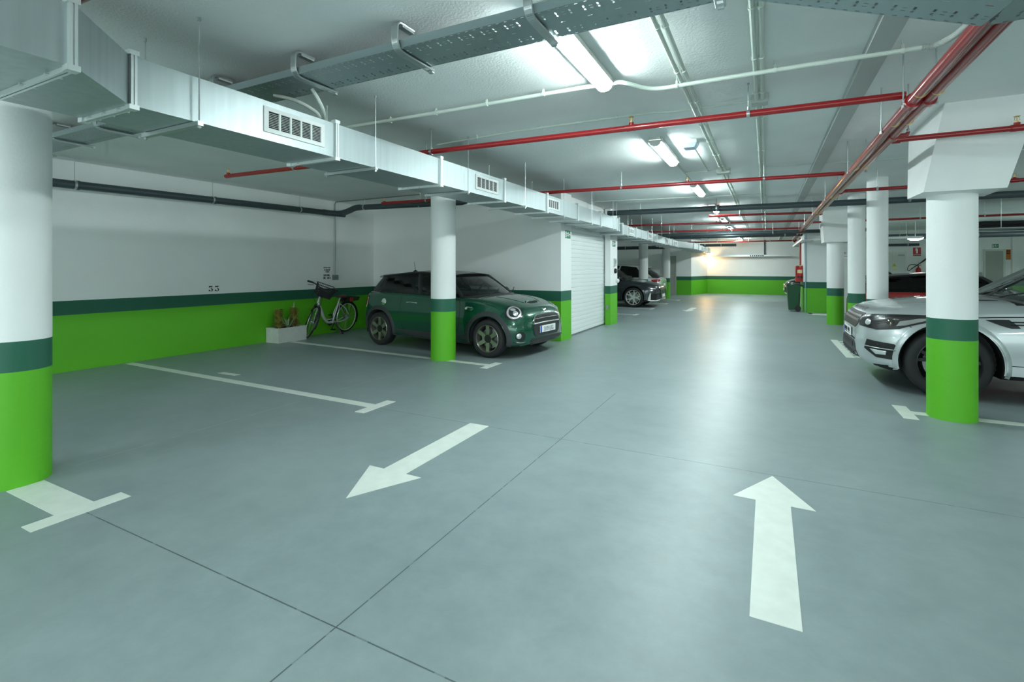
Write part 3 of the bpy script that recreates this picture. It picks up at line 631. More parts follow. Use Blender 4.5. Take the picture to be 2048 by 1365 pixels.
drain([(-3.8,19.4,2.60),(1.35,19.5,2.60),(1.5,19.55,2.60)], .062, 'grey drain pipe ending above the hose cabinet', [((x,19.45,2.60),(1,0,0)) for x in (-1.9,.6)])
drain([(-3.0,27.0,2.60),(-1.3,27.1,2.60)], .07, 'short far grey drain pipe by the back left corner', [((-2.0,27.05,2.60),(1,0,0))])
drain([(-8.6,22.0,2.34),(-3.9,22.1,2.34)], .075, 'dark drain pipe under the ceiling over the white car', [((-5.6,22.06,2.34),(1,0,0))])
drain([(2.9,20.8,2.50),(9.1,20.6,2.50)], .085, 'black drain pipe under the ceiling in front of the far right doors', [((4.2,20.75,2.50),(1,0,0)),((6.,20.7,2.50),(1,0,0))])
drain([(2.9,24.45,2.36),(5.35,24.45,2.36)], .05, 'pale grey pipe along the wall above the white far door', [((5.0,24.45,2.36),(1,0,0))])
drain([(-8.6,15.2,2.62),(-3.9,15.3,2.62)], .06, 'grey drain pipe behind the duct beyond the shutter', [((-6.,15.25,2.62),(1,0,0))])

# ------------------------------------------------------------------ pale conduits
GC = 'pale round conduits on the ceiling'
def conduit(pts, r, label, clips=(), sub=1):
    t = thing('conduit', label, 'conduit', pts[0], group=GC)
    MB().tube(smooth(pts, sub) if sub > 1 else pts, r, 10).build('tube', M['conduit'], t, w=True)
    for p, ax in clips:
        p = V(p); a = V(ax)
        MB().cyl(p-a*.010,p+a*.010,r+.005,12).box(p.x-.008,p.y-.008,p.z+r,p.x+.008,p.y+.008,p.z+r+.022).cyl((p.x,p.y,p.z+r),(p.x,p.y,CZ),.004,6).build('clip', M['conduit'], t, w=True)
cl = [((None,2.2+.95*i),) for i in range(12)]
for x, lab in ((-.585,'left conduit of the pair running down the lane beside the lamps'),(-.535,'right conduit of the pair running down the lane beside the lamps'),(-.070,'left conduit of the pair running down the middle of the ceiling'),(-.025,'right conduit of the pair running down the middle of the ceiling')):
    conduit([(x,-3,2.905),(x+.002,8,2.905),(x-.02,27.5,2.905)], .0155, lab, [((x,2.3+.75*i,2.905),(0,1,0)) for i in range(20)])
P = [(-3.85,3.75,2.905),(-2.6,3.785,2.905),(-1.55,3.79,2.905),(-1.10,3.80,2.905),(-.98,3.83,2.90),(-.86,3.97,2.885),(-.74,4.03,2.88),(-.5,4.03,2.88),(.3,4.04,2.88),(.90,4.06,2.88)]
t0 = conduit(P, .0165, 'pale conduit crossing the ceiling at the end of the nearest lamp', [((x,3.785,2.905),(1,0,0)) for x in (-3.3,-2.75,-2.2,-1.65)]+[((-.62,4.03,2.88),(1,0,0)),((.06,4.035,2.88),(1,0,0)),((.80,4.055,2.88),(1,0,0))], 4)
fx = smooth([(.90,4.06,2.88),(.97,4.04,2.875),(1.02,3.88,2.86),(1.03,3.6,2.83),(1.06,3.3,2.80),(1.12,2.9,2.72)], 44)
rad = [.0165+.0035*((i//2) % 2) for i in range(len(fx))]
t = thing('flexible_conduit', 'ribbed grey flexible conduit rising to the dipped cable tray', 'conduit', (.9,4.06,2.88))
MB().tube(fx, rad, 10).build('ribbed_hose', M['box'], t, w=True)
conduit([(-3.5,4.84,2.925),(-2.4,4.75,2.925),(-1.3,4.76,2.925),(-.95,4.76,2.92),(-.7,4.80,2.915),(-.03,4.80,2.915)], .009, 'thin pale conduit crossing the ceiling behind the nearest red pipe', [((x,4.765,2.922),(1,0,0)) for x in (-2.9,-2.1,-1.3)], 4)
conduit([(-.03,8.1,2.925),(.5,8.15,2.925),(1.5,8.3,2.925),(3.0,8.4,2.925)], .009, 'thin pale conduit going right across the beam near the second red pipe', (), 4)
conduit([(-.03,11.0,2.925),(-3.4,10.6,2.925)], .009, 'thin conduit on the ceiling between the third lamp and the thick grey drain')
conduit([(-1.11,7.1,2.92),(-1.11,8.8,2.92)], .011, 'thin conduit joining the second and third lamps')
conduit([(-1.11,8.02,2.922),(-.60,8.02,2.922)], .011, 'short conduit from the lamp row to the junction box')
conduit([(-.775,6.32,2.922),(-.775,8.0,2.922)], .011, 'short conduit from the pale emergency lamp')
t = thing('junction_box', 'pale square junction box on the conduit pair beyond the emergency lamp', 'junction box', (-.55,8.05,2.87))
MB().box(-.66,7.97,2.875,-.47,8.16,2.95).build('box_body', M['box'], t, w=True); MB().box(-.65,7.98,2.866,-.48,8.15,2.876).build('box_lid', M['conduit'], t, w=True)
tag(MB().box(-.11,4.74,2.875,.02,4.86,2.95).build('junction_box', M['box']), 'small grey junction box on the middle conduit pair near the first red pipe', 'junction box')

# ------------------------------------------------------------------ lamps
def lamp_shape(t, L, W=.062):
    MB().box(-W-.004,-L/2,-.030,W+.004,L/2,0).box(-W-.016,-L/2,-.056,-W-.002,L/2,-.022).box(W+.002,-L/2,-.056,W+.016,L/2,-.022).build('housing', M['lamph'], t, sharp=0)
    pf = [(-W,-.034),(-W,-.055),(-W*.82,-.082),(-W*.45,-.098),(0,-.102),(W*.45,-.098),(W*.82,-.082),(W,-.055),(W,-.034)]
    MB().grid([[(x,y,z) for x,z in pf] for y in (-L/2+.03,L/2-.03)]).poly([(x,-L/2+.03,z) for x,z in pf]).poly([(x,L/2-.03,z) for x,z in pf]).build('diffuser', M['lamp'], t)
    for q in (-1, 1):
        y0, y1 = (L/2-.032, L/2+.004) if q > 0 else (-L/2-.004, -L/2+.032)
        mb = MB(); mb.prism([(x*1.03,y0,z*1.02-.0) for x,z in pf], (0,y1-y0,0)); mb.build('end_cap', M['lamph'], t)
    MB().box(-W-.006,-L*.3,-.05,-W+.004,-L*.3+.03,-.028).box(W-.004,-L*.3,-.05,W+.006,-L*.3+.03,-.028).box(-W-.006,L*.3,-.05,-W+.004,L*.3+.03,-.028).box(W-.004,L*.3,-.05,W+.006,L*.3+.03,-.028).build('clip', M['steel'], t)
GLP = 'white fluorescent tube fixtures along the ceiling'
t0 = thing('fluorescent_lamp', 'nearest bright tube lamp, partly hidden by the cable tray', 'lamp', (-1.135,3.19,CZ), group=GLP); lamp_shape(t0, 1.30)
for x, y, lab in ((-1.13,6.42,'second bright tube lamp, beside the pale emergency lamp'),(-1.12,9.72,'third bright tube lamp, just behind the second long red pipe'),(-1.12,13.05,'tube lamp half hidden behind the thick grey drain pipe'),(-1.13,16.35,'fifth tube lamp down the lane, beyond the thick drain pipe'),(-1.14,19.7,'sixth tube lamp down the lane'),(-1.14,25.,'seventh tube lamp down the lane'),(-1.14,27.8,'last tube lamp, close to the back wall'),
    (-1.13,-1.5,'tube lamp on the ceiling behind the camera'),(6.6,5.5,'tube lamp over the right bays near the silver car, out of frame'),(6.9,11.5,'tube lamp over the right bays near the red car, out of frame'),(7.6,18.6,'tube lamp over the far right doors, out of frame'),(-5.6,-2.6,'unseen tube lamp added as fill over the left bays behind the camera'),(5.2,-1.5,'tube lamp over the right bays behind the camera')):  # left-bay lamp is added out of view to brighten the left side
    dup(t0, (x,y,CZ), label=lab)
t = thing('emergency_lamp', 'pale square emergency lamp beside the second tube lamp', 'lamp', (-.80,6.17,CZ))
MB().box(-.09,-.11,-.035,.09,.11,0).build('housing', M['white'], t); MB().hexa([(-.06,-.08,-.085),(.06,-.08,-.085),(.06,.08,-.085),(-.06,.08,-.085),(-.088,-.108,-.035),(.088,-.108,-.035),(.088,.108,-.035),(-.088,.108,-.035)]).build('diffuser', mat('frosted_lens',(.55,.66,.85),.35), t)
t = thing('ceiling_light', 'round white flush ceiling light in front of the far right doors', 'lamp', (4.3,20.1,2.42))
MB().lathe([(0,-.08),(.12,-.075),(.19,-.045),(.21,0),(0,0)], (0,0,0), 'z', 28).build('diffuser', M['dome'], t); MB().lathe([(0,0),(.22,0),(.22,.02),(0,.02)], (0,0,0), 'z', 28).cyl((0,0,.02),(0,0,.53),.012).build('base_plate', M['white'], t)
t = thing('wall_lamp', 'small warm wall lamp in the back left corner', 'lamp', (-3.02,29.55,1.95))
MB().lathe([(.0,-.10),(.03,-.09),(.04,0),(.03,.09),(0,.10)], (0,0,0), 'z', 14).build('bulb', M['warm'], t); MB().box(-.08,-.05,.08,.03,.05,.13).build('wall_bracket', M['dsteel'], t)
# ------------------------------------------------------------------ cars
def mesh_mat(name, c0, c1, s, rough=.35, metal=.5):
    m, N, L, P = nt(name); tc = N.new('ShaderNodeTexCoord'); sp = N.new('ShaderNodeSeparateXYZ'); L.new(tc.outputs['Object'], sp.inputs[0])
    a = math_n(N, L, 'PINGPONG', math_n(N, L, 'ADD', sp.outputs['Y'], math_n(N, L, 'MULTIPLY', sp.outputs['Z'], 1.7)), s); b = math_n(N, L, 'PINGPONG', math_n(N, L, 'SUBTRACT', sp.outputs['Y'], math_n(N, L, 'MULTIPLY', sp.outputs['Z'], 1.7)), s)
    k = math_n(N, L, 'LESS_THAN', math_n(N, L, 'MINIMUM', a, b), s*.22)
    mx = N.new('ShaderNodeMix'); mx.data_type = 'RGBA'; L.new(k, mx.inputs['Factor']); mx.inputs['A'].default_value = tuple(c0)+(1,); mx.inputs['B'].default_value = tuple(c1)+(1,)
    L.new(mx.outputs['Result'], P.inputs['Base Color']); P.inputs['Roughness'].default_value = rough; P.inputs['Metallic'].default_value = metal; return m
M['honey'] = mesh_mat('grille_honeycomb', (.006,.006,.007), (.10,.105,.105), .03)
M['honey2'] = mesh_mat('grille_mesh_silver', (.012,.012,.013), (.20,.21,.21), .035, .45, .1)
M['psilver_shaded'] = mat('shaded_silver_pillar', (.20,.22,.21), .35, .5); M['projector'] = mat('projector_lens', (.10,.10,.09), .08, .6); M['lampin2'] = mat('headlamp_reflector', (.42,.44,.43), .25, .6)  # windscreen pillar: silver paint with its shade put into the colour

def car_section(sp, x):
    g = lambda k: pchip(sp[k], x)
    zb, wm_, zm, ws, zs, zt = g('zb'), g('wm'), g('zm'), g('ws'), g('zs'), g('zt')
    wb = wm_-sp.get('tuck',.06); wh = ws*sp.get('kh',.86); zh = zs+(zt-zs)*sp.get('kz',.62)
    P = [(0,zb),(wb*.6,zb),(wb,zb+.005),(wm_-.012,zb+.42*(zm-zb)),(wm_,zm),(ws+.35*(wm_-ws),zm+.72*(zs-zm)),(ws,zs),(wh,zh),(wh*.5,zh+.75*(zt-zh)),(0,zt)]
    out = [P[0], P[1], P[2]]
    Q = P[1:]+[(-P[-2][0],P[-2][1])]
    for i in range(1, len(Q)-2):
        p0, p1, p2, p3 = [V(q) for q in Q[i-1:i+3]]
        for k in range(1, 4):
            t = k/3; out.append(tuple(.5*((2*p1)+(p2-p0)*t+(2*p0-5*p1+4*p2-p3)*t*t+(3*p1-p0-3*p2+p3)*t**3)))
    out[-1] = (0, zt); return out

def bvh_of(o): 
    me = o.data; return BVHTree.FromPolygons([v.co.copy() for v in me.vertices], [tuple(p.vertices) for p in me.polygons])
class Car:
    def __init__(c, name, label, cat, loc, rz, sp, paint, group=None):
        c.sp = sp; c.p = M[paint]; c.root = thing(name, label, cat, loc, rz, group)
        x0, x1 = sp['tail'], sp['nose']; n = 64; rows = []
        for i in range(n+1):
            x = x0+(x1-x0)*(.5-.5*math.cos(math.pi*i/n)); h = car_section(sp, x)
            rows.append([(x,y,z) for y, z in h]+[(x,-y,z) for y, z in h[-2:0:-1]])
        mb = MB().grid(rows, cu=True); k = len(rows[0])
        mb.f.append(tuple(range(k))); mb.m.append(0); mb.f.append(tuple(range(n*k, n*k+k))[::-1]); mb.m.append(0)
        body = mb.build('body', [c.p, M['dark'], M['clad']], c.root, sharp=0)
        W = max(q[1] for q in sp['wm'])
        for ax in sp['axles']:
            for s in (-1, 1):
                cu = MB().cyl((ax,s*(W+.2),sp['ra_z']),(ax,s*(W-.30),sp['ra_z']),sp['ra'],48).build('cut', [M['dark']]*2, c.root, sharp=0)
                for p in cu.data.polygons: p.material_index = 1
                md = body.modifiers.new('b', 'BOOLEAN'); md.operation = 'DIFFERENCE'; md.object = cu; md.solver = 'EXACT'
                bpy.context.view_layer.update()
                me = bpy.data.meshes.new_from_object(body.evaluated_get(bpy.context.evaluated_depsgraph_get()))
                body.modifiers.remove(md); old = body.data; body.data = me; bpy.data.meshes.remove(old); bpy.data.objects.remove(cu)
        me = body.data; me.name = 'body'
        g = sp['gh']
        for p in me.polygons:
            p.use_smooth = True; q = p.center
            if g and p.normal.z > .75 and g['xbc'] < q.x < g['xac'] and abs(q.y) < g['wA']-.02 and q.z > .8: p.material_index = 1
            if p.normal.z < -.6 and q.z < sp['ra_z']: p.material_index = 1
        me.set_sharp_from_angle(angle=R(38)); c.body = body; c.bvh = bvh_of(body)
        if g: c.greenhouse(g)
    # rays on to the body --------------------------------------------------------
    def hit(c, O, U, W, D, a, b, off=0., back=3.):
        p = O+U*a+W*b; h = c.bvh.ray_cast(p-D*back, D)
        return None if h[0] is None else h[0]-D*off
    def decal(c, name, m, fr, outline, off=.004, dome=0., skirt=.012, rings=(1,.86,.6,.3), n=36, parent=None):
        O, U, W, D = c.frame(fr); P = outline
        L = [0]; m_ = len(P)
        for i in range(m_): L.append(L[-1]+(V(P[(i+1)%m_])-V(P[i])).length)
        R_ = list(P) if m_ >= 24 else []
        if not R_:
            for i in range(m_):
                k = max(1, round(n*(L[i+1]-L[i])/L[-1]))
                for j in range(k): R_.append(tuple(V(P[i]).lerp(V(P[(i+1)%m_]), j/k)))
        cx = sum(p[0] for p in R_)/len(R_); cy = sum(p[1] for p in R_)/len(R_); mb = MB(); rows = []; last = None
        def pt(a, b, o):
            nonlocal last
            h = c.hit(O, U, W, D, a, b, o)
            if h is None:
                q = O+U*a+W*b; dd = (last-q).dot(D) if last is not None else 0; return q+D*(dd)
            last = h; return h
        ctr = pt(cx, cy, off+dome)
        for s in rings: rows.append([pt(cx+(a-cx)*s, cy+(b-cy)*s, off+dome*(1-s*s)) for a, b in R_])
        rows.insert(0, [p+D*skirt for p in rows[0]])
        mb.grid(rows, cu=True); k = len(R_); b0 = (len(rows)-1)*k; mb.v.append(tuple(ctr)); ci = len(mb.v)-1
        for j in range(k): mb.f.append((b0+j, b0+(j+1) % k, ci)); mb.m.append(0)
        return mb.build(name, m, parent or c.root, sharp=50)
    def frame(c, fr):
        if not isinstance(fr, str): O, D = V(fr[0]), V(fr[1]).normalized(); U = V((0,0,1)).cross(D).normalized(); return O, U, D.cross(U), D
        return {'F':(V((0,0,0)),V((0,1,0)),V((0,0,1)),V((-1,0,0))),'B':(V((0,0,0)),V((0,1,0)),V((0,0,1)),V((1,0,0))),'R':(V((0,0,0)),V((1,0,0)),V((0,0,1)),V((0,1,0))),
                'L':(V((0,0,0)),V((1,0,0)),V((0,0,1)),V((0,-1,0))),'T':(V((0,0,0)),V((1,0,0)),V((0,1,0)),V((0,0,-1)))}[fr]
    def line(c, name, m, fr, pts, r=.0035, off=.0, closed=False, parent=None, sub=5):
        O, U, W, D = c.frame(fr); P = smooth([(a,b,0) for a, b in pts], sub, closed) ; q = [c.hit(O, U, W, D, p.x, p.y, off) for p in P]; q = [p for p in q if p is not None]
        return MB().tube(q, r, 6, closed).build(name, m, parent or c.root)
    def arch(c, ax, side, w=.065, m='clad', off=.010, a0=-14, a1=194):
        sp = c.sp; O, U, W, D = c.frame('L' if side > 0 else 'R'); rows = []; last = [None]*4
        for i in range(41):
            a = R(a0+(a1-a0)*i/40); row = []
            for j, rr in enumerate((sp['ra']-.004, sp['ra']+.012, sp['ra']+w*.8, sp['ra']+w)):
                x = ax+rr*math.cos(a); z = sp['ra_z']+rr*math.sin(a); h = c.hit(O, U, W, D, x, z, off if j in (1,2) else (off*.6 if j == 0 else -.002))
                if h is None or abs(h.y) < .6: h = V((x, (last[j] or .8)*side, z))
                else: last[j] = abs(h.y)
                h.z = max(h.z, .12); row.append(h)
            row.insert(0, row[0]+D*.07); rows.append(row)
        first = None
        for row in rows:                                  # fill leading misses
            for j in range(5):
                if abs(abs(row[j].y)-.8) < 1e-6 and last[max(0,j-1)]: row[j].y = last[max(0,j-1)]*side
        return MB().grid(rows).build('wheel_arch_trim', M[m], c.root, sharp=60)
    # wheels ---------------------------------------------------------------------
    def wheel(c, ax, side, style, yo=None):
        sp = c.sp; r, rr, w = sp['r'], sp['rr'], sp['tw']; W = max(q[1] for q in sp['wm']); yo = (W-.022) if yo is None else yo
        yc = side*(yo-w/2); s = side
        pr = [(rr,-w/2),(rr+.012,-w/2-.006),((rr+r)/2,-w/2-.010),(r-.022,-w/2+.002),(r-.004,-w/2+.022),(r,-w/2+.05),(r,w/2-.05),(r-.004,w/2-.022),(r-.022,w/2-.002),((rr+r)/2,w/2+.010),(rr+.012,w/2+.006),(rr,w/2)]
        pr = [(a, b*s) for a, b in pr]
        t = MB().lathe(pr, (ax,yc,r), 'y', 56, closed=True).build('wheel', M['rubber'], c.root, sharp=40)
        yf = yc+s*(w/2-.012)
        rim = MB().lathe([(rr-.004,-s*w*.45),(rr+.004,s*(w/2-.004)),(rr-.008,s*(w/2+.002)),(rr-.016,s*(w/2-.012)),(rr-.022,-s*w*.45)], (ax,yc,r), 'y', 56, closed=True)
        n, w0, w1, split, mm = style['n'], style['w0'], style['w1'], style.get('split',0), M[style['m']]
        for i in range(n):
            a = 2*math.pi*i/n+style.get('ph',math.pi/2)
            def P(rad, tan, dep): 
                x = rad*math.cos(a)-tan*math.sin(a); z = rad*math.sin(a)+tan*math.cos(a); return (ax+x, yf-s*dep, r+z)
            def spoke(r0, t0, h0, r1, t1, h1):
                rim.hexa([P(r0,t0-h0,.045),P(r1,t1-h1,.05),P(r1,t1+h1,.05),P(r0,t0+h0,.045),P(r0,t0-h0,.014),P(r1,t1-h1,.004),P(r1,t1+h1,.004),P(r0,t0+h0,.014)])
            if split:
                rs = rr*.52; spoke(.05,0,w0/2,rs,0,w0*.42); spoke(rs-.01,-w0*.12,w0*.26,rr-.012,-split,w1/2); spoke(rs-.01,w0*.12,w0*.26,rr-.012,split,w1/2)
            else: spoke(.05,0,w0/2,rr-.012,0,w1/2)
        rim.build('rim', mm, t, sharp=30)
        MB().lathe([(0,s*0.),(.062,s*0.),(.075,-s*.02),(.075,-s*.05),(0,-s*.05)], (ax,yf-s*.006,r), 'y', 24).lathe([(0,.006*s),(.026,.004*s),(.028,0),(0,0)], (ax,yf-s*.004,r), 'y', 18).build('hub', M[style.get('hub',style['m'])], t, sharp=30)
        mb = MB().lathe([(.0,0),(rr*.74,0),(rr*.74,-s*.02),(0,-s*.02)], (ax,yf-s*.085,r), 'y', 40); mb.build('brake_disc', M['dsteel'], t, sharp=30)
        MB().lathe([(0,0),(rr-.024,0),(rr-.024,-.01*s),(0,-.01*s)], (ax,yc-s*w*.30,r), 'y', 40).build('rim_back', M['dark'], t, sharp=30)
        if style.get('cal'):
            mb = MB()
            for k in range(5):
                a0, a1 = R(-28+13*k), R(-28+13*k+13); mb.hexa([(ax+q*math.cos(a),yf-s*d,r+q*math.sin(a)) for d in (.082,.04) for a, q in ((a0,rr*.52),(a0,rr*.84),(a1,rr*.84),(a1,rr*.52))])
            mb.build('brake_caliper', M[style['cal']], t, sharp=30)
        return t
    # cabin ----------------------------------------------------------------------
    def greenhouse(c, g):
        zr = lambda x: pchip([(g['xr2'],g['zr2']),(g['xpk'],g['zpk']),(g['xr1'],g['zr1'])], x); wr = lambda x: g['wr2']+(g['wr1']-g['wr2'])*(x-g['xr2'])/(g['xr1']-g['xr2'])
        top = lambda s, k: V((g['xr1']+(g['xr2']-g['xr1'])*s, k*wr(g['xr1']+(g['xr2']-g['xr1'])*s), zr(g['xr1']+(g['xr2']-g['xr1'])*s)-.012))
        def bot(s, k):
            x = g['xa']+(g['xb']-g['xa'])*s; return V((x, k*(g['wA']+(g['wB']-g['wA'])*s), g['za']+(g['zb']-g['za'])*s))
        bul = g.get('bulge', .025)
        def side(s, v, k, o=0.): 
            p = bot(s,k).lerp(top(s,k), v); p.y += k*(bul*4*v*(1-v)*.6+o); return p
        N = 14; gm = M[g.get('glass','gdark')]; gs = M[g.get('sglass', g.get('glass','gdark'))]; pm = M[g.get('pm','satin')]
        for k in (-1, 1):
            MB().grid([[side(i/N, j/6, k) for j in range(7)] for i in range(N+1)]).build('side_window', gs, c.root, sharp=0)
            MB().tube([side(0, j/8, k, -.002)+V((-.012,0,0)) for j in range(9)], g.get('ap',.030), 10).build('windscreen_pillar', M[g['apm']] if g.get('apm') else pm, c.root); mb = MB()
            mb.tube([side(i/N, 1, k, -.004) for i in range(N+1)], .022, 8)
            for (s0, s1) in g.get('pillars', ()):
                rows = [[side(s0+(s1-s0)*i/4, j/6, k, .004 if 0 < i < 4 else -.012) for j in range(7)] for i in range(5)]; mb.grid(rows)
            mb.build('window_pillars', pm, c.root, sharp=40)
            if g.get('belt'): MB().tube([side(i/N, 0, k, .008) for i in range(N+1)], .008, 6).build('belt_trim', M[g['belt']], c.root)
        # windscreen and rear window
        def shield(xc, xs, zc, zs_, w0, xt, w1, cur, name, mt):
            rows = []
            for j in range(9):
                v = j/8; row = []
                for i in range(17):
                    u = -1+i/8; b = V((xc+(xs-xc)*u*u, u*(w0-.012), zc+(zs_-zc)*abs(u))); t = V((xt+cur*(1-u*u), u*(w1-.012), zr(xt)-.012+.015*(1-u*u)))
                    p = b.lerp(t, v); p.z += .035*4*v*(1-v)*.5; row.append(p)
                rows.append(row)
            return MB().grid(rows).build(name, mt, c.root, sharp=0)
        shield(g['xac'], g['xa'], g['zac'], g['za'], g['wA'], g['xr1'], g['wr1'], .07, 'windscreen', gm)
        shield(g['xbc'], g['xb'], g['zbc'], g['zb'], g['wB'], g['xr2'], g['wr2'], -.06, 'rear_window', gs)
        rows = []; n = 20
        for i in range(n+1):
            x = g['xr1']+.015+(g['xr2']-g['xr1']-.03-g.get('spoil',0.))*i/n; x_ = max(min(x, g['xr1']), g['xr2']); z = zr(x_); w = wr(x_)+.012; row = []
            cu = .07 if i == 0 else (-.06 if i == n else 0)
            for q in range(13): u = -1+q/6; row.append((x+(.07*(1-u*u)*max(0,1-i/3) - .06*(1-u*u)*max(0,1-(n-i)/3)), u*w, z+.004+.028*(1-u*u)-.03*u**8))
            row += [(x, u*(w-.02), z-.035) for u in (1,.5,0,-.5,-1)]
            rows.append(row)
        mb = MB().grid(rows, cu=True); k = len(rows[0]); mb.f.append(tuple(range(k))); mb.m.append(0); mb.f.append(tuple(range(n*k,n*k+k))[::-1]); mb.m.append(0)
        mb.build('roof', M[g.get('roof','satin')], c.root, sharp=50)
        # seats, dash, mirror
        xs = g['xa']-1.15; zd = g['za']
        for y in (-.36, .36):
            mb = MB().hexa([(xs-.05,y-.23,zd-.25),(xs+.13,y-.23,zd-.25),(xs+.13,y+.23,zd-.25),(xs-.05,y+.23,zd-.25),(xs-.19,y-.20,zd+.14),(xs-.07,y-.20,zd+.16),(xs-.07,y+.20,zd+.16),(xs-.19,y+.20,zd+.14)])
            mb.hexa([(xs-.20,y-.13,zd+.17),(xs-.09,y-.13,zd+.17),(xs-.09,y+.13,zd+.17),(xs-.20,y+.13,zd+.17),(xs-.22,y-.10,zd+.34),(xs-.14,y-.10,zd+.34),(xs-.14,y+.10,zd+.34),(xs-.22,y+.10,zd+.34)])
            mb.build('front_seat', M['seat'], c.root, sharp=0)
        MB().hexa([(g['xa']-.30,-.62,zd-.1),(g['xac']-.06,-.55,zd-.1),(g['xac']-.06,.55,zd-.1),(g['xa']-.30,.62,zd-.1),(g['xa']-.28,-.62,zd+.06),(g['xac']-.10,-.55,zd+.035),(g['xac']-.10,.55,zd+.035),(g['xa']-.28,.62,zd+.06)]).build('dashboard', M['dark'], c.root, sharp=0)
        MB().tube([(g['xa']-.42+.16*math.sin(a)*.35,.36+.18*math.cos(a),zd+.02+.17*math.sin(a)) for a in [2*math.pi*i/24 for i in range(24)]], .014, 8, True).build('steering_wheel', M['dark'], c.root)
        ml = V((g['xr1']+.20, 0, g['zr1']-.13)); MB().lathe([(0,-.015),(.05,-.012),(.055,0),(.05,.01),(0,.012)], (0,0,0), 'x', 20).xf(Matrix.Translation(ml) @ Matrix.Diagonal((1,2.2,.8,1))).tube([ml, ml+V((-.05,0,.10))], .008, 6).build('rear_view_mirror', M['dark'], c.root)
    def mirror(c, side, x, y, z, m):
        s = side; o = MB().lathe([(0,-.055),(.045,-.05),(.068,-.02),(.07,.03),(.06,.045),(0,.05)], (0,0,0), 'x', 20).xf(Matrix.Translation((x,s*(y+.12),z)) @ Matrix.Rotation(math.pi,4,'Z') @ Matrix.Diagonal((1,1.6,1.1,1))).build('door_mirror', m, c.root)
        MB().bar((x,s*y,z-.05),(x,s*(y+.08),z-.03),.06,.03).build('mirror_arm', M['satin'], o)
    def plate(c, s, x, z, front=1, h=.11, w=.52, blue=True):
        f = front; p = MB().box(x-.012*f if f > 0 else x, -w/2, z-h/2, x if f > 0 else x+.012, w/2, z+h/2).build('number_plate', M['plate'], c.root, sharp=0)
        U = (0, f, 0); mb = MB()
        if s == '*':
            for k in range(7):
                y = -.19+.058*k+(.03 if k > 3 else 0); mb.box(x-.001,y,z-.036,x+.0025*f,y+.012,z+.036).box(x-.001,y,z+(.026 if k % 2 else -.036),x+.0025*f,y+.036,z+(.036 if k % 2 else -.026)).box(x-.001,y+.028,z-.01,x+.0025*f,y+.038,z+.03)
        elif s: put_text(mb, s, h*.92, (x+.0025*f,.02*f,z-h*.33), U, (0,0,1), .80)
        if s: mb.build('plate_text', M['ink'], p, sharp=0)
        if blue: MB().add([(x+.002*f,-f*w/2,z-h/2),(x+.002*f,-f*(w/2-.045),z-h/2),(x+.002*f,-f*(w/2-.045),z+h/2),(x+.002*f,-f*w/2,z+h/2)],[(0,1,2,3)]).build('plate_band', M['eublue'], p, sharp=0)

ell = lambda cx, cy, a, b, rot=0., n=32: [(cx+a*math.cos(t)*math.cos(rot)-b*math.sin(t)*math.sin(rot), cy+a*math.cos(t)*math.sin(rot)+b*math.sin(t)*math.cos(rot)) for t in [2*math.pi*i/n for i in range(n)]]
MINI = dict(nose=1.925, tail=-1.925, axles=(1.135,-1.36), r=.308, rr=.222, tw=.20, ra=.355, ra_z=.315, kh=.84, kz=.55,
 zb=[(-1.925,.38),(-1.75,.26),(-1.2,.21),(1.2,.18),(1.7,.19),(1.925,.235)], zm=[(-1.925,.56),(0,.58),(1.6,.52),(1.925,.46)],
 wm=[(-1.925,.60),(-1.87,.72),(-1.75,.80),(-1.36,.862),(0,.862),(1.13,.862),(1.5,.838),(1.72,.775),(1.85,.67),(1.925,.52)],
 zs=[(-1.925,.74),(-1.87,.89),(-1.7,.965),(-1.2,.975),(0,.945),(.8,.915),(1.25,.865),(1.6,.775),(1.82,.665),(1.925,.565)],
 ws=[(-1.925,.56),(-1.85,.66),(-1.7,.73),(-1.2,.785),(0,.81),(.9,.795),(1.3,.775),(1.6,.715),(1.8,.62),(1.88,.54),(1.925,.46)],
 zt=[(-1.925,.82),(-1.89,.95),(-1.8,1.0),(-1.5,1.0),(.8,.985),(1.0,.972),(1.3,.935),(1.6,.865),(1.8,.785),(1.89,.70),(1.925,.61)],
 gh=dict(xa=.60,xac=.88,za=.935,zac=.985,wA=.765,xb=-1.70,xbc=-1.81,zb=.985,zbc=1.0,wB=.70,xr1=.16,zr1=1.315,wr1=.575,xr2=-1.52,zr2=1.30,wr2=.555,xpk=-.55,zpk=1.372,glass='gclear',sglass='gmid',pm='satin',roof='satin',belt='chrome',pillars=((.40,.46),(.90,1.0)),spoil=.10))
def squash(sp, x0, k):
    for key in ('zb','zm','wm','zs','ws','zt'): sp[key] = [(x if x <= x0 else x0+(x-x0)*k, v) for x, v in sp[key]]
    sp['nose'] = x0+(sp['nose']-x0)*k
squash(MINI, 1.135, .80)
six = dict(n=6, w0=.060, w1=.064, m='alu', hub='alud', ph=math.pi/2)
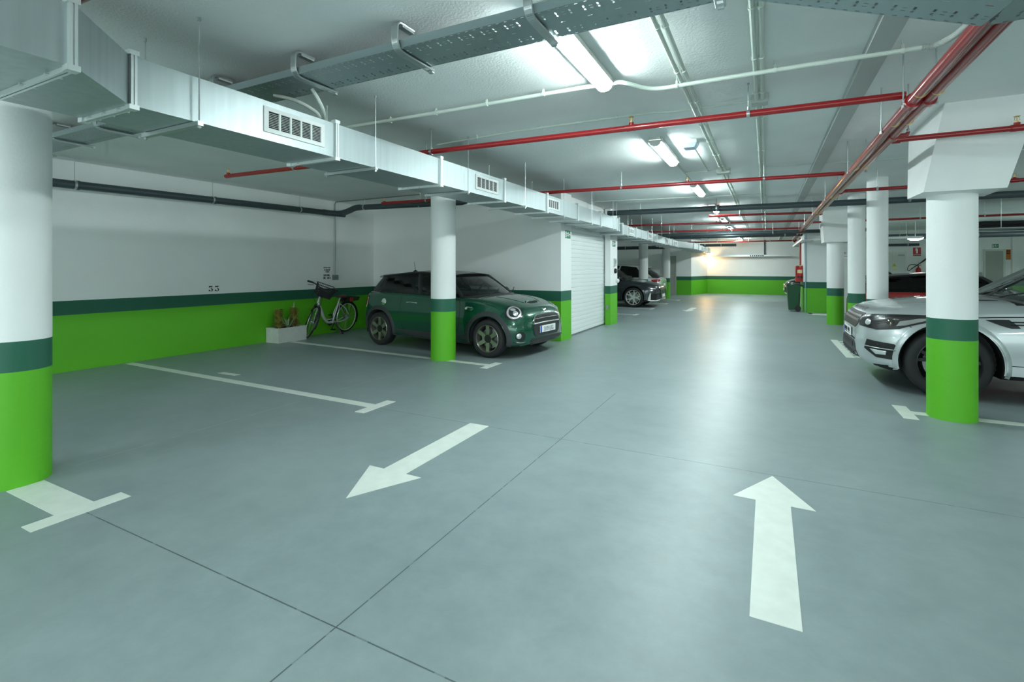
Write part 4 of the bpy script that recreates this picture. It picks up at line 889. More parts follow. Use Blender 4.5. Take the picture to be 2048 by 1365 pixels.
def mini_details(c, near, plate=None, full=True):
    hi = [(-.41,.556),(.41,.556),(.44,.59),(.40,.640),(.30,.682),(0,.692),(-.30,.682),(-.40,.640),(-.44,.59)]
    g = c.decal('grille', M['honey'], 'F', hi, off=.006); c.line('grille_surround', M['chrome'], 'F', hi[1:]+hi[:1], r=.008, off=.010, parent=g, sub=4)
    c.line('grille_slat', M['dsteel'], 'F', [(-.40,.622),(0,.628),(.40,.622)], r=.005, off=.010, parent=g)
    c.line('grille_bar', M['chrome'], 'F', [(-.42,.55),(0,.555),(.42,.55)], r=.011, off=.010)
    c.decal('lower_grille_panel', M['satin'], 'F', [(-.36,.335),(.36,.335),(.42,.38),(.44,.49),(.42,.545),(-.42,.545),(-.44,.49),(-.42,.38)], off=.010)
    lo = c.decal('bumper_intake', M['honey'], 'F', [(-.47,.215),(.47,.215),(.52,.25),(.50,.315),(-.50,.315),(-.52,.25)], off=.012)
    c.line('intake_lip', M['satin'], 'F', [(-.47,.225),(0,.222),(.47,.225)], r=.014, off=.006, parent=lo)
    if plate: c.plate(plate, c.sp['nose']+.03, .445)
    for s in (-1, 1):
        h = c.decal('headlight', M['satin'], ((1.45,s*.60,.70),(-.74,-s*.60,-.30)), ell(0,0,.160,.138,s*.5), off=.004)
        fr = ((1.45,s*.60,.70),(-.74,-s*.60,-.30))
        c.decal('lamp_ring', M['lampin'], fr, ell(0,0,.122,.112,s*.5), off=.009, parent=h); c.decal('lamp_bowl', M['dark'], fr, ell(0,0,.095,.085,s*.5), off=.011, parent=h)
        c.decal('lamp_bulb', M['lampin'], fr, ell(s*.012,-.022,.040,.046), off=.014, dome=.012, parent=h); c.decal('lamp_reflector', M['lampin'], fr, ell(-s*.015,.045,.045,.024), off=.0135, parent=h)
        fg = ((1.56,s*.62,.37),(-.85,-s*.52,0)); q = c.decal('fog_recess', M['satin'], fg, ell(0,0,.085,.075), off=.003)
        c.decal('fog_light', M['lampin'], fg, ell(-s*.03,.005,.040,.042), off=.010, dome=.008, parent=q); c.line('bumper_blade', M['satin'], fg, [(-.10,-.095),(0,-.105),(.11,-.085)], r=.010, off=.004, parent=q)
        f = 'L' if s > 0 else 'R'
        for ax in c.sp['axles']: c.arch(ax, s, .082)
        c.decal('sill_trim', M['clad'], f, [(-.98,.215),(.76,.19),(.76,.33),(-.98,.345)], off=.010, rings=(1,.9))
        c.decal('bumper_side_trim', M['clad'], f, [(1.42,.20),(1.54,.20),(1.52,.26),(1.42,.33)], off=.006)
        if s == near or full:
            c.decal('side_scuttle', M['chrome'], f, [(.70,.755),(.82,.745),(.86,.775),(.83,.805),(.72,.81),(.68,.785)], off=.008, dome=.006); c.line('door_gap', M['dark'], f, [(.56,.93),(.58,.70),(.56,.45),(.46,.31)], r=.0045, off=-.001); c.line('door_gap', M['dark'], f, [(-.78,.975),(-.80,.72),(-.76,.45),(-.70,.32)], r=.0045, off=-.001)
            c.line('fender_gap', M['dark'], f, [(.62,.925),(.95,.895),(1.20,.84),(1.36,.775)], r=.004, off=-.001)
            c.line('door_handle', M['chrome'], f, [(-.64,.825),(-.54,.832),(-.42,.828)], r=.011, off=.014, sub=4); c.decal('fuel_cap', M['chrome'], f, ell(-1.24,.82,.062,.058), off=.006, dome=.008)
            c.line('bumper_gap', M['dark'], ((1.1,s*.3,.545),(-.6,-s*.8,0)), [(-.62*s,.02),(-.3*s,.01),(0,.005),(.28*s,.002)], r=.0035, off=-.001)
        c.decal('tail_light', M['taill'], ((-1.70,s*.62,.80),(.70,-s*.71,0)), [(-.055,-.10),(.055,-.10),(.06,.06),(.035,.10),(-.045,.09)], off=.006)
    c.decal('bonnet_scoop', M['dark'], 'T', [(1.49,-.17),(1.53,-.12),(1.54,0),(1.53,.12),(1.49,.17),(1.465,.1),(1.46,0),(1.465,-.1)], off=.003); c.line('scoop_lip', c.p, 'T', [(1.465,-.18),(1.455,0),(1.465,.18)], r=.016, off=.002)
    em = c.decal('emblem', M['chrome'], 'F', ell(0,.752,.030,.022), off=.006, dome=.004); c.line('emblem_wings', M['chrome'], 'F', [(-.075,.755),(0,.750),(.075,.755)], r=.006, off=.006, parent=em)
    c.line('bonnet_gap', M['dark'], 'T', [(.93,-.70),(.97,-.3),(.98,0),(.97,.3),(.93,.70)], r=.005, off=-.001)
    for y in (-.34,.34): c.line('bonnet_ridge', c.p, 'T', [(1.02,y*1.15),(1.3,y),(1.48,y*.75)], r=.012, off=-.006)
    c.line('cowl_trim', M['satin'], 'T', [(.62,-.755),(.79,-.45),(.88,0),(.79,.45),(.62,.755)], r=.020, off=.0)
    for y in (-.30, .22): MB().tube([(.85,y,.985),(.79,y+.28,1.05),(.66,y+.50,1.08)], .007, 6).build('wiper', M['dark'], c.root)
    z = 1.366; MB().lathe([(0,.0),(.06,.0),(.045,.03),(.01,.05),(0,.05)], (-1.22,0,z-.01), 'z', 16).tube([(-1.22,0,z+.03),(-1.26,0,z+.20)], .004, 6).build('aerial', M['dark'], c.root)
    for s in (-1, 1):
        for ax in c.sp['axles']: c.wheel(ax, s, six)
    for s in (-1, 1): c.mirror(s, .36, .76, 1.0, M['satin'])

mini = Car('hatchback_car', 'dark green three-door hatchback with a black roof parked behind the round column', 'car', (-5.03,7.79,0), R(-5.4), MINI, 'pgreen')
mini_details(mini, -1, '3109 LBG')
mb = MB(); h = [mini.hit(*mini.frame('R'), 0.72+.03*i, .83, .003) for i in range(2)]
put_text(mb, '60', .045, h[0]+V((.0,0,-.012)), (h[1]-h[0]), (0,0,1)); mb.build('side_badge', M['chrome'], mini.root, sharp=0)
REDM = dict(MINI); REDM['gh'] = dict(MINI['gh'], glass='gblack', sglass='gblack', belt=None)
red = Car('hatchback_car', 'red car with black windows and roof, mostly hidden behind the silver car', 'car', (3.62,13.35,0), 0., REDM, 'pred'); red.root.scale = (1,1,.965)
mini_details(red, -1, None, False)

SUV = dict(nose=2.425, tail=-2.425, axles=(1.545,-1.375), r=.385, rr=.285, tw=.26, ra=.445, ra_z=.395, kh=.88, kz=.60, tuck=.05,
 zb=[(-2.425,.50),(-2.2,.36),(-1.4,.27),(1.4,.26),(2.0,.25),(2.25,.29),(2.425,.36)], zm=[(-2.425,.72),(0,.72),(1.6,.70),(2.425,.58)],
 wm=[(-2.425,.74),(-2.35,.86),(-2.1,.955),(-1.4,.99),(0,.985),(1.55,.992),(1.95,.955),(2.2,.87),(2.34,.74),(2.425,.56)],
 zs=[(-2.425,.92),(-2.3,1.02),(-1.5,1.06),(0,1.03),(1.0,1.0),(1.6,.955),(2.05,.90),(2.28,.84),(2.38,.77),(2.425,.68)],
 ws=[(-2.425,.66),(-2.3,.80),(-1.8,.89),(0,.92),(1.2,.915),(1.7,.89),(2.05,.83),(2.25,.74),(2.36,.64),(2.425,.50)],
 zt=[(-2.425,1.0),(-2.3,1.1),(-1.5,1.12),(.9,1.11),(1.3,1.10),(1.8,1.05),(2.1,1.005),(2.25,.965),(2.33,.90),(2.39,.80),(2.425,.70)],
 gh=dict(xa=.86,xac=1.02,za=1.045,zac=1.085,wA=.86,xb=-2.18,xbc=-2.30,zb=1.08,zbc=1.09,wB=.80,xr1=-.06,zr1=1.655,wr1=.66,xr2=-1.95,zr2=1.66,wr2=.63,xpk=-.6,zpk=1.74,glass='gclear',sglass='gclear',pm='satin',ap=.07,apm='psilver_shaded',roof='psilver',pillars=((.30,.36),(.68,.73)),spoil=.12))
squash(SUV, 1.545, .90)
rr_ = Car('suv_car', 'silver SUV with black wheels parked behind the splayed-capital column, nose to the lane', 'car', (3.335,7.94,0), math.pi, SUV, 'psilver')
def suv_details(c):
    GR = [(-.46,.71),(.46,.71),(.53,.76),(.57,.87),(.55,.895),(-.55,.895),(-.57,.87),(-.53,.76)]
    g = c.decal('grille', M['dark'], 'F', GR, off=.006)
    for z, w in ((.80,.51),(.85,.52)):
        c.decal('grille_mesh', M['honey2'], 'F', [(-w,z-.010),(w,z-.010),(w,z+.016),(-w,z+.016)], off=.012, rings=(1,.9), parent=g)
    mb = MB(); O, U, W, D = c.frame('F')
    put = [];  vs, fs = text2d('RANGE ROVER', .095); pts = []
    for a, b in vs:
        h = c.hit(O, U, W, D, a*1.30, .912+b*.60, .004); pts.append(h if h is not None else O+U*a*1.30+W*(.912+b*.60)+V((2.2,0,0)))
    MB().add(pts, fs).build('bonnet_lettering', M['ink'], c.root, sharp=0)
    c.decal('lower_skid', M['clad'], 'F', [(-.52,.30),(.52,.30),(.60,.36),(.50,.50),(.42,.54),(-.42,.54),(-.50,.50),(-.60,.36)], off=.010)
    c.decal('skid_slot', M['dark'], 'F', [(-.40,.46),(.40,.46),(.38,.52),(-.38,.52)], off=.016); c.decal('skid_slot', M['dark'], 'F', [(-.44,.36),(.44,.36),(.44,.40),(-.44,.40)], off=.016)
    c.decal('bumper_lip_gap', M['dark'], 'F', [(-.46,.555),(.46,.555),(.44,.575),(-.44,.575)], off=.006)
    c.plate('*', c.sp['nose']+.025, .635)
    for s in (-1, 1):
        f = 'L' if s > 0 else 'R'; fr = ((1.99,s*.74,.82),(-.62,-s*.78,-.05))
        h = c.decal('headlight', M['satin'], fr, [(s*a,b) for a, b in ((.335,-.075),(.10,-.105),(-.12,-.075),(-.20,-.035),(-.40,.045),(-.62,.098),(-.62,.112),(-.30,.098),(.0,.085),(.30,.065),(.37,.02))], off=.010, n=90, rings=(1,.93,.86,.76,.66,.54,.42,.3,.16))
        c.decal('lamp_bulb', M['lampin'], fr, ell(s*.21,-.025,.036,.036), off=.014, dome=.006, parent=h); c.decal('lamp_bulb', M['projector'], fr, ell(-s*.03,-.005,.034,.036), off=.014, dome=.006, parent=h)
        c.decal('lamp_blade', M['lampin2'], fr, [(s*a,b) for a, b in ((-.09,-.045),(-.17,-.03),(-.38,.065),(-.26,.055),(-.11,.01))], off=.015, parent=h); c.line('lamp_strip', M['chrome'], fr, [(s*.14,.040),(s*.08,.046),(s*.03,.048)], r=.006, off=.014, parent=h)
        fg = ((2.07,s*.78,.50),(-.66,-s*.75,0)); q = c.decal('bumper_intake', M['dark'], fg, [(s*a,b) for a, b in ((.16,.10),(-.13,.075),(-.165,.03),(-.13,-.11),(.05,-.10),(.20,-.01))], off=.005)
        c.decal('fog_light', M['lampin'], fg, [(s*a,b) for a, b in ((.12,-.005),(-.06,-.015),(-.05,-.06),(.05,-.062))], off=.012, dome=.006, parent=q); c.line('fog_bar', M['dsteel'], fg, [(s*.19,.02),(s*.03,.012),(-s*.14,.005)], r=.007, off=.012, parent=q)
        c.decal('lower_slot', M['dark'], fg, [(s*a,b) for a, b in ((.10,-.185),(-.07,-.175),(-.07,-.215),(.06,-.222))], off=.005)
        c.line('bonnet_gap', M['dark'], f, [(2.0,.86),(1.73,.875),(1.3,.912),(.9,.935),(.4,.955)], r=.0055, off=-.001); c.line('wing_gap', M['dark'], f, [(1.90,.80),(1.80,.72),(1.72,.66)], r=.004, off=-.001)
        vt = c.decal('fender_vent', M['satin'], f, [(1.25,.893),(1.16,.900),(1.06,.903),(1.0,.85),(.975,.815),(1.05,.812),(1.13,.838)], off=.004)
        for k in (.850,.880): c.line('vent_bar', M['dark'], f, [(1.05,k),(.8,k+.004),(.62,k+.006)], r=.007, off=.010, parent=vt)
        for ax in c.sp['axles']: c.arch(ax, s, .06, c.mname, .007); c.wheel(ax, s, dict(n=5, w0=.075, w1=.035, split=.055, m='alud'), .945)
        c.line('sill_gap', M['dark'], f, [(1.08,.42),(.6,.42),(-.8,.43)], r=.0045, off=-.001); c.line('door_gap', M['dark'], f, [(.905,.95),(.885,.75),(.87,.5),(.89,.33)], r=.0045, off=-.001)
        c.line('door_gap', M['dark'], f, [(-.15,1.02),(-.17,.7),(-.2,.36)], r=.0045, off=-.001)
        c.decal('bonnet_vent', M['dark'], 'T', [(1.40,s*.50),(1.10,s*.56),(1.04,s*.62),(1.40,s*.60)], off=.004); c.line('bonnet_ridge', c.p, 'T', [(1.45,s*.64),(1.8,s*.58),(2.12,s*.50)], r=.016, off=-.012)
        c.mirror(s, .56, .90, 1.16, M['psilver'])
    c.line('cowl_trim', M['satin'], 'T', [(.88,-.83),(.98,-.45),(1.03,0),(.98,.45),(.88,.83)], r=.022, off=.0)
    for y in (-.40, .25): MB().tube([(.99,y,1.09),(.92,y+.30,1.15),(.77,y+.55,1.20)], .008, 6).build('wiper', M['dark'], c.root)
rr_.mname = 'psilver'; suv_details(rr_)

XS = dict(nose=2.25, tail=-2.25, axles=(1.35,-1.33), r=.362, rr=.275, tw=.25, ra=.405, ra_z=.370, kh=.88, kz=.6, tuck=.05,
 zb=[(-2.25,.46),(-2.05,.34),(-1.2,.25),(1.2,.24),(1.8,.23),(2.1,.24),(2.25,.28)], zm=[(-2.25,.68),(0,.66),(1.5,.64),(2.25,.52)],
 wm=[(-2.25,.70),(-2.18,.80),(-1.95,.89),(-1.33,.925),(0,.915),(1.35,.93),(1.75,.90),(2.0,.82),(2.16,.70),(2.25,.55)],
 zs=[(-2.25,.90),(-2.1,.98),(-1.4,1.0),(0,.96),(.9,.92),(1.5,.865),(1.9,.80),(2.12,.74),(2.25,.64)],
 ws=[(-2.25,.62),(-2.1,.74),(-1.6,.82),(0,.85),(1.1,.85),(1.6,.82),(1.9,.75),(2.12,.63),(2.25,.48)],
 zt=[(-2.25,.98),(-2.12,1.06),(-1.4,1.06),(.8,1.03),(1.1,1.02),(1.6,.965),(1.95,.895),(2.12,.83),(2.21,.76),(2.25,.67)],
 gh=dict(xa=1.0,xac=1.22,za=.945,zac=1.02,wA=.80,xb=-2.02,xbc=-2.14,zb=1.02,zbc=1.05,wB=.72,xr1=.22,zr1=1.49,wr1=.60,xr2=-1.45,zr2=1.47,wr2=.55,xpk=-.35,zpk=1.565,glass='gclear',sglass='gdark',pm='pgrey',roof='pgrey',pillars=((.40,.45),(.80,.86),(.93,1.0)),spoil=.16))
def crossover(c, pm, wheelstyle, accents=True):
    GR = [(-.30,.34),(.30,.34),(.44,.42),(.48,.60),(.40,.70),(-.40,.70),(-.48,.60),(-.44,.42)]
    g = c.decal('grille', M['honey'], 'F', GR, off=.008); c.line('grille_surround', M['satin'], 'F', GR[1:]+GR[:1], r=.010, off=.010, parent=g, sub=4)
    c.plate('', 2.285, .43)
    mb = MB()
    for s in (-1, 1):
        f = 'L' if s > 0 else 'R'; fr = ((2.0,s*.70,.70),(-.72,-s*.69,-.05))
        h = c.decal('headlight', M['satin'], fr, [(s*a,b) for a, b in ((.17,-.045),(.02,-.055),(-.18,-.01),(-.22,.045),(0,.06),(.17,.025))], off=.006); c.decal('lamp_bulb', M['lampin'], fr, [(s*a,b) for a, b in ((.10,.0),(-.05,.01),(-.17,.03),(-.05,-.03),(.10,-.03))], off=.011, dome=.005, parent=h)
        fg = ((2.0,s*.72,.42),(-.72,-s*.69,0)); q = c.decal('side_intake', M['dark'], fg, [(s*a,b) for a, b in ((.16,.10),(-.10,.06),(-.13,-.12),(.12,-.14))], off=.005)
        if accents: c.decal('silver_blade', M['alub'], fg, [(s*a,b) for a, b in ((-.10,.12),(-.135,.10),(-.20,-.17),(-.13,-.17),(-.10,-.13))], off=.014, parent=q); c.line('silver_lip', M['alub'], fg, [(-s*.16,-.16),(-s*.02,-.165),(s*.12,-.165),(s*.30,-.14)], r=.016, off=.010, parent=q)
        for ax in c.sp['axles']: c.arch(ax, s, .055, pm, .012); c.wheel(ax, s, wheelstyle, .90)
        c.line('door_gap', M['dark'], f, [(.82,.93),(.80,.6),(.74,.32)], r=.004, off=-.001); c.line('door_gap', M['dark'], f, [(-.28,.96),(-.30,.6),(-.32,.33)], r=.004, off=-.001); c.line('bonnet_gap', M['dark'], f, [(1.85,.81),(1.5,.865),(1.0,.915)], r=.004, off=-.001)
        tl = c.decal('tail_light', M['taill'], ((-1.95,s*.66,.90),(.80,-s*.60,0)), [(s*a,b) for a, b in ((.18,-.05),(-.02,-.065),(-.17,.0),(-.15,.05),(.0,.055),(.18,.04))], off=.006); c.line('tail_strip', M['lampin'], ((-1.95,s*.66,.90),(.80,-s*.60,0)), [(s*.14,.0),(-s*.08,.005)], r=.006, off=.010, parent=tl)
        c.mirror(s, .82, .82, 1.05, c.p)
    c.plate('', -2.275, .72, -1); c.line('cowl_trim', M['satin'], 'T', [(1.02,-.77),(1.17,-.4),(1.23,0),(1.17,.4),(1.02,.77)], r=.018, off=.0)
    MB().hexa([(-1.62,-.53,1.43),(-1.42,-.55,1.46),(-1.42,.55,1.46),(-1.62,.53,1.43),(-1.66,-.53,1.455),(-1.42,-.55,1.50),(-1.42,.55,1.50),(-1.66,.53,1.455)]).build('roof_spoiler', c.p, c.root, sharp=0)
ys = dict(n=5, w0=.075, w1=.030, split=.075, m='alub', hub='alub', cal='lampin', ph=1.2)
au = Car('crossover_car', 'dark grey crossover with silver Y-spoke wheels parked beyond the roller shutter', 'car', (-3.42-2.25,18.98,0), 0., XS, 'pgrey'); crossover(au, 'pgrey', ys)
WH = dict(XS); WH['gh'] = dict(XS['gh'], sglass='gdark', pm='pwhite', roof='pwhite', pillars=((.0,.04),(.40,.45),(.80,1.0)))
wh = Car('hatchback_car', 'white car parked tail-out behind the dark grey crossover', 'car', (-3.98-2.25,22.35,0), math.pi, WH, 'pwhite'); crossover(wh, 'pwhite', dict(n=5, w0=.07, w1=.05, m='alu'), False)
BK = dict(XS); BK['gh'] = dict(XS['gh'], pm='pblack', roof='pblack', sglass='gblack')
bk = Car('crossover_car', 'black car with bright chrome nose half hidden by the far right block', 'car', (.80+2.25,26.9,0), math.pi, BK, 'pblack'); crossover(bk, 'pblack', dict(n=5, w0=.07, w1=.05, m='alub'), True)
g = bk.line('grille_chrome', M['chrome'], 'F', [(-.40,.70),(.40,.70),(.48,.60),(.44,.42),(-.44,.42),(-.48,.60),(-.40,.70)], r=.022, off=.012)
for i in range(7): bk.line('grille_chrome_bar', M['chrome'], 'F', [(-.36+.12*i,.44),(-.36+.12*i,.56),(-.36+.12*i,.68)], r=.012, off=.012, parent=g)
# ------------------------------------------------------------------ bicycle
def bicycle():
    t = thing('bicycle', 'white step-through electric bicycle with a black basket leaning on its stand by the left wall', 'bicycle', (-8.46,8.19,0), R(-84.8)); t.rotation_euler.x = R(-5)
    r = .345
    def wheel(x, Mx=None, name='wheel'):
        mb = MB().tube([(x+(r-.018)*math.cos(a),0,r+(r-.018)*math.sin(a)) for a in [2*math.pi*i/48 for i in range(48)]], .019, 10, True)
        rim = MB().tube([(x+(r-.045)*math.cos(a),0,r+(r-.045)*math.sin(a)) for a in [2*math.pi*i/48 for i in range(48)]], .010, 8, True)
        sp = MB().cyl((x,-.035,r),(x,.035,r),.022,14)
        for i in range(28):
            a = 2*math.pi*i/28; sp.tube([(x,.028*(-1)**i,r),(x+(r-.05)*math.cos(a),0,r+(r-.05)*math.sin(a))], .0013, 4)
        if Mx is not None:
            for m in (mb, rim, sp): m.xf(Mx)
        w = mb.build('wheel', M['rubber'], t); rim.build('rim', M['alub'], w); sp.build('spokes', M['steel'], w); return w
    def fender(x, a0, a1, Mx=None):
        rows = []
        for i in range(25):
            a = R(a0+(a1-a0)*i/24); rows.append([(x+q*math.cos(a),y,r+q*math.sin(a)) for y, q in ((-.03,r+.004),(-.02,r+.014),(0,r+.018),(.02,r+.014),(.03,r+.004))])
        mb = MB().grid(rows)
        if Mx is not None: mb.xf(Mx)
        return mb.build('mudguard', M['black'], t)
    wheel(0); fender(0, 20, 205)
    ax = V((-.36,0,.933)).normalized(); p = V((1.05,0,.345)); Mx = Matrix.Translation(p) @ Matrix.Rotation(R(58),4,ax) @ Matrix.Translation(-p)
    fw = wheel(1.10, Mx); fender(1.10, -5, 160, Mx)
    MB().box(1.095,-.02,.09,1.105,.02,.105).xf(Mx).build('reflector', M['amber'], fw)
    mb = MB()
    for s in (-1, 1): mb.tube(smooth([(1.10,s*.05,.345),(1.02,s*.055,.55),(.955,s*.05,.66),(.93,s*.02,.70)],4), .013, 8)
    mb.xf(Mx).build('fork', M['black'], t)
    MB().tube([(.915,0,.70),(.83,0,.92),(.79,0,1.02)], .016, 10).xf(Mx).build('stem', M['dsteel'], t)
    hb = MB().tube(smooth([(.70,-.33,1.05),(.74,-.20,1.06),(.79,-.06,1.02),(.79,.06,1.02),(.74,.20,1.06),(.70,.33,1.05)],5), .012, 8)
    for s in (-1, 1): hb.cyl((.70,s*.33,1.05),(.735,s*.215,1.06),.020,10); hb.tube([(.75,s*.20,1.05),(.80,s*.22,1.02),(.78,s*.31,1.0)], .006, 6)
    hb.xf(Mx).build('handlebar', M['black'], t)
    bk = MB(); x0, x1, w0, w1, z0, z1 = .88, 1.10, .14, .18, .90, 1.13
    for k in range(6):
        q = k/5; xx = x0+.02-.02*q; bk.tube([(x0-.02*q,-(w0+(w1-w0)*q),z0+(z1-z0)*q),(x1+.03*q,-(w0+(w1-w0)*q),z0+(z1-z0)*q),(x1+.03*q,(w0+(w1-w0)*q),z0+(z1-z0)*q),(x0-.02*q,(w0+(w1-w0)*q),z0+(z1-z0)*q)], .004 if k < 5 else .008, 5, True)
    for k in range(11):
        u = -1+k/5
        for X, dX in ((x0,-.02),(x1,.03)): bk.tube([(X,u*w0,z0),(X+dX,u*w1,z1)], .003, 4)
        X = x0+(x1-x0)*k/10
        for s in (-1, 1): bk.tube([(X,s*w0,z0),(X+.005*k-.02,s*w1,z1)], .003, 4)
    bk.box(x0,-w0,z0,x1,w0,z0+.006); bk.hexa([(x0+.02,-.13,z0+.01),(x1-.02,-.13,z0+.01),(x1-.02,.13,z0+.01),(x0+.02,.13,z0+.01),(x0+.03,-.12,z0+.13),(x1-.03,-.10,z0+.11),(x1-.03,.10,z0+.12),(x0+.03,.12,z0+.14)])
    bk.xf(Mx).build('basket', M['black'], t)
    MB().lathe([(0,0),(.03,.0),(.036,.03),(.03,.05),(0,.055)], (0,0,0), 'x', 14).xf(Mx @ Matrix.Translation((.985,0,.72))).build('front_lamp', M['chrome'], t)
    f = MB().tube([(.912,0,.70),(.838,0,.90)], .024, 12).tube(smooth([(.895,0,.76),(.80,0,.56),(.70,0,.38),(.58,0,.28),(.44,0,.265)],5), [.022+.008*math.sin(i/20*3.1) for i in range(21)], 12)
    f.tube([(.44,0,.265),(.27,0,.74)], .020, 12).cyl((.44,-.05,.265),(.44,.05,.265),.030,14).tube(smooth([(.66,0,.345),(.56,0,.335),(.43,0,.34)],4), .012, 8)
    for s in (-1, 1):
        f.tube(smooth([(.30,s*.02,.67),(.18,s*.06,.60),(.05,s*.065,.46),(-.01,s*.065,.37),(0,s*.065,.345)],4), .011, 8).tube(smooth([(.41,s*.04,.275),(.2,s*.062,.275),(0,s*.065,.345)],4), .011, 8).tube(smooth([(.27,s*.03,.66),(.33,s*.055,.52),(.37,s*.055,.40),(.36,s*.05,.285)],4), .008, 8)
    f.build('frame', M['bikew'], t)
    MB().tube([(.27,0,.74),(.242,0,.815)], .014, 10).build('seat_post', M['steel'], t)
    MB().grid([[(x,w*math.cos(a),z+h*math.sin(a)) for a in [math.pi*j/8 for j in range(9)]]+[(x,-w*.8,z-.012),(x,w*.8,z-.012)] for x, w, z, h in ((.09,.005,.82,.01),(.10,.08,.815,.04),(.16,.095,.81,.045),(.24,.07,.81,.04),(.33,.034,.815,.028),(.365,.014,.81,.012))], cu=True).build('saddle', mat('dark_red_saddle',(.09,.022,.022),.5), t)
    rk = MB()
    for s in (-1, 1): rk.tube([(.22,s*.06,.70),(-.30,s*.06,.715)], .007, 6).tube([(0,s*.07,.345),(-.08,s*.065,.71)], .006, 6).tube([(0,s*.07,.345),(.10,s*.065,.705)], .006, 6)
    rk.box(-.30,-.065,.708,.20,.065,.72).build('luggage_rack', M['black'], t)
    MB().hexa([(-.28,-.08,.72),(.16,-.08,.72),(.16,.08,.72),(-.28,.08,.72),(-.33,-.07,.79),(.10,-.07,.81),(.10,.07,.81),(-.33,.07,.79)]).build('rear_battery', M['satin'], t, sharp=0)
    MB().box(-.06,.081,.705,-.02,.098,.785).box(.0,.081,.705,.02,.096,.785).build('rear_light', M['bikered'], t)
    MB().tube([(.36,.03,.27),(.34,.12,.10),(.31,.17,.016)], .017, 8).cyl((.30,.17,.022),(.28,.18,.012),.02,8).build('kickstand', M['black'], t)
    cr = MB().lathe([(0,0),(.085,0),(.085,.008),(0,.008)], (.44,-.06,.265), 'y', 24).bar((.44,.06,.265),(.52,.06,.13),.02,.012).bar((.44,-.07,.265),(.36,-.07,.40),.02,.012).box(.48,.07,.115,.56,.15,.14).box(.32,-.16,.39,.40,-.07,.415); cr.build('crankset', M['black'], t)
    MB().lathe([(0,0),(.045,0),(.045,.012),(0,.012)], (0,-.05,.345), 'y', 18).tube([(.44,-.055,.35),(0,-.045,.39)], .005, 5).tube([(.44,-.055,.185),(0,-.045,.30)], .005, 5).build('chain', M['dsteel'], t)
    MB().tube(smooth([(.86,.06,1.0),(.95,.14,.86),(.90,.08,.70),(.86,.03,.66)],5), .004, 5).tube(smooth([(.83,-.04,1.0),(.98,-.10,.9),(.92,-.03,.72)],5), .004, 5).build('brake_cable', M['black'], t)
bicycle()

# ------------------------------------------------------------------ planter and its plants
t = thing('planter', 'long pale grey box planter on the floor at the left wall', 'planter', (-8.455,6.65,0))
x0, x1, y0, y1 = -8.635, -8.275, 6.325, 6.975
MB().box(x0,y0,0,x1,y1,.235).box(x0,y0,.235,x0+.02,y1,.285).box(x1-.02,y0,.235,x1,y1,.285).box(x0+.02,y0,.235,x1-.02,y0+.02,.285).box(x0+.02,y1-.02,.235,x1-.02,y1,.285).build('planter_box', M['planter'], t, w=True, sharp=0)
MB().box(x0+.02,y0+.02,.23,x1-.02,y1-.02,.262).build('soil', M['soil'], t, w=True, sharp=0)
rr = random.Random(11)
def leaf(mb, o, d, L, w, droop=.0, n=5, mi=0):
    d = V(d).normalized(); s = d.cross(V((0,0,1))); s = s.normalized() if s.length > .01 else V((1,0,0)); rows = []
    for i in range(n+1):
        q = i/n; p = V(o)+d*L*q+V((0,0,-droop*q*q)); ww = w*(math.sin(math.pi*min(1,.12+.88*q))**.7)*(1 if q < 1 else .05); nn = s.cross(d)*ww*.3
        rows.append([p-s*ww+nn, p, p+s*ww+nn])
    mb.grid(rows, mi=mi)
def succulent(name, label, x, y, h, spread, mats, top=None):
    t = thing(name, label, 'plant', (x,y,.255))
    MB().tube([(x,y,.25),(x+.01,y,.25+h*.5),(x,y+.01,.25+h*.92)], [.014,.011,.006], 8).build('stem', M['leafo'], t, w=True)
    mb = MB()
    for i in range(280):
        q = i/280; a = i*2.4+rr.uniform(-.3,.3); z = .27+h*q*.93; R0 = spread*(1.05-.35*q)*rr.uniform(.7,1.15)
        leaf(mb, (x+.01*math.cos(a),y+.01*math.sin(a),z), (math.cos(a),math.sin(a),rr.uniform(.2,.9)), R0, .025*rr.uniform(.7,1.2), .02, mi=rr.choice((0,0,1)))
    mb.build('foliage', [M[m] for m in mats], t, w=True)
    if top:
        mb = MB()
        for a in (0,2.1,4.2): leaf(mb, (x,y,.25+h*.9), (.12*math.cos(a),.12*math.sin(a),1), top, .014)
        mb.build('shoot', M['leafg'], t, w=True)
succulent('succulent', 'bushy olive succulent at the near end of the grey planter', -8.46, 6.47, .38, .125, ('leafy','leafo'))
succulent('succulent', 'tall ochre succulent with a pale green tip in the grey planter', -8.46, 6.82, .40, .115, ('leafo','leafy'), .17)
t = thing('spiky_plant', 'grey-green spiky plant between the two succulents', 'plant', (-8.40,6.66,.255))
mb = MB()
for i in range(26):
    a = i*2.4; e = rr.uniform(.5,1.9); leaf(mb, (-8.42+.01*math.cos(a),6.65+.01*math.sin(a),.26), (math.cos(a)*.8,math.sin(a),e), rr.uniform(.18,.33), .013, rr.uniform(.0,.10), 7)
mb.build('leaves', M['leafg'], t, w=True)
t = thing('trailing_plant', 'low trailing grey-green leaves at the far end of the planter', 'plant', (-8.36,6.85,.255))
mb = MB()
for i in range(16):
    a = rr.uniform(0,6.28); leaf(mb, (-8.37+rr.uniform(-.04,.04),6.84+rr.uniform(-.08,.06),.26), (math.cos(a),math.sin(a),.5), rr.uniform(.07,.13), .008, .04, 5)
mb.build('leaves', M['leafg'], t, w=True)

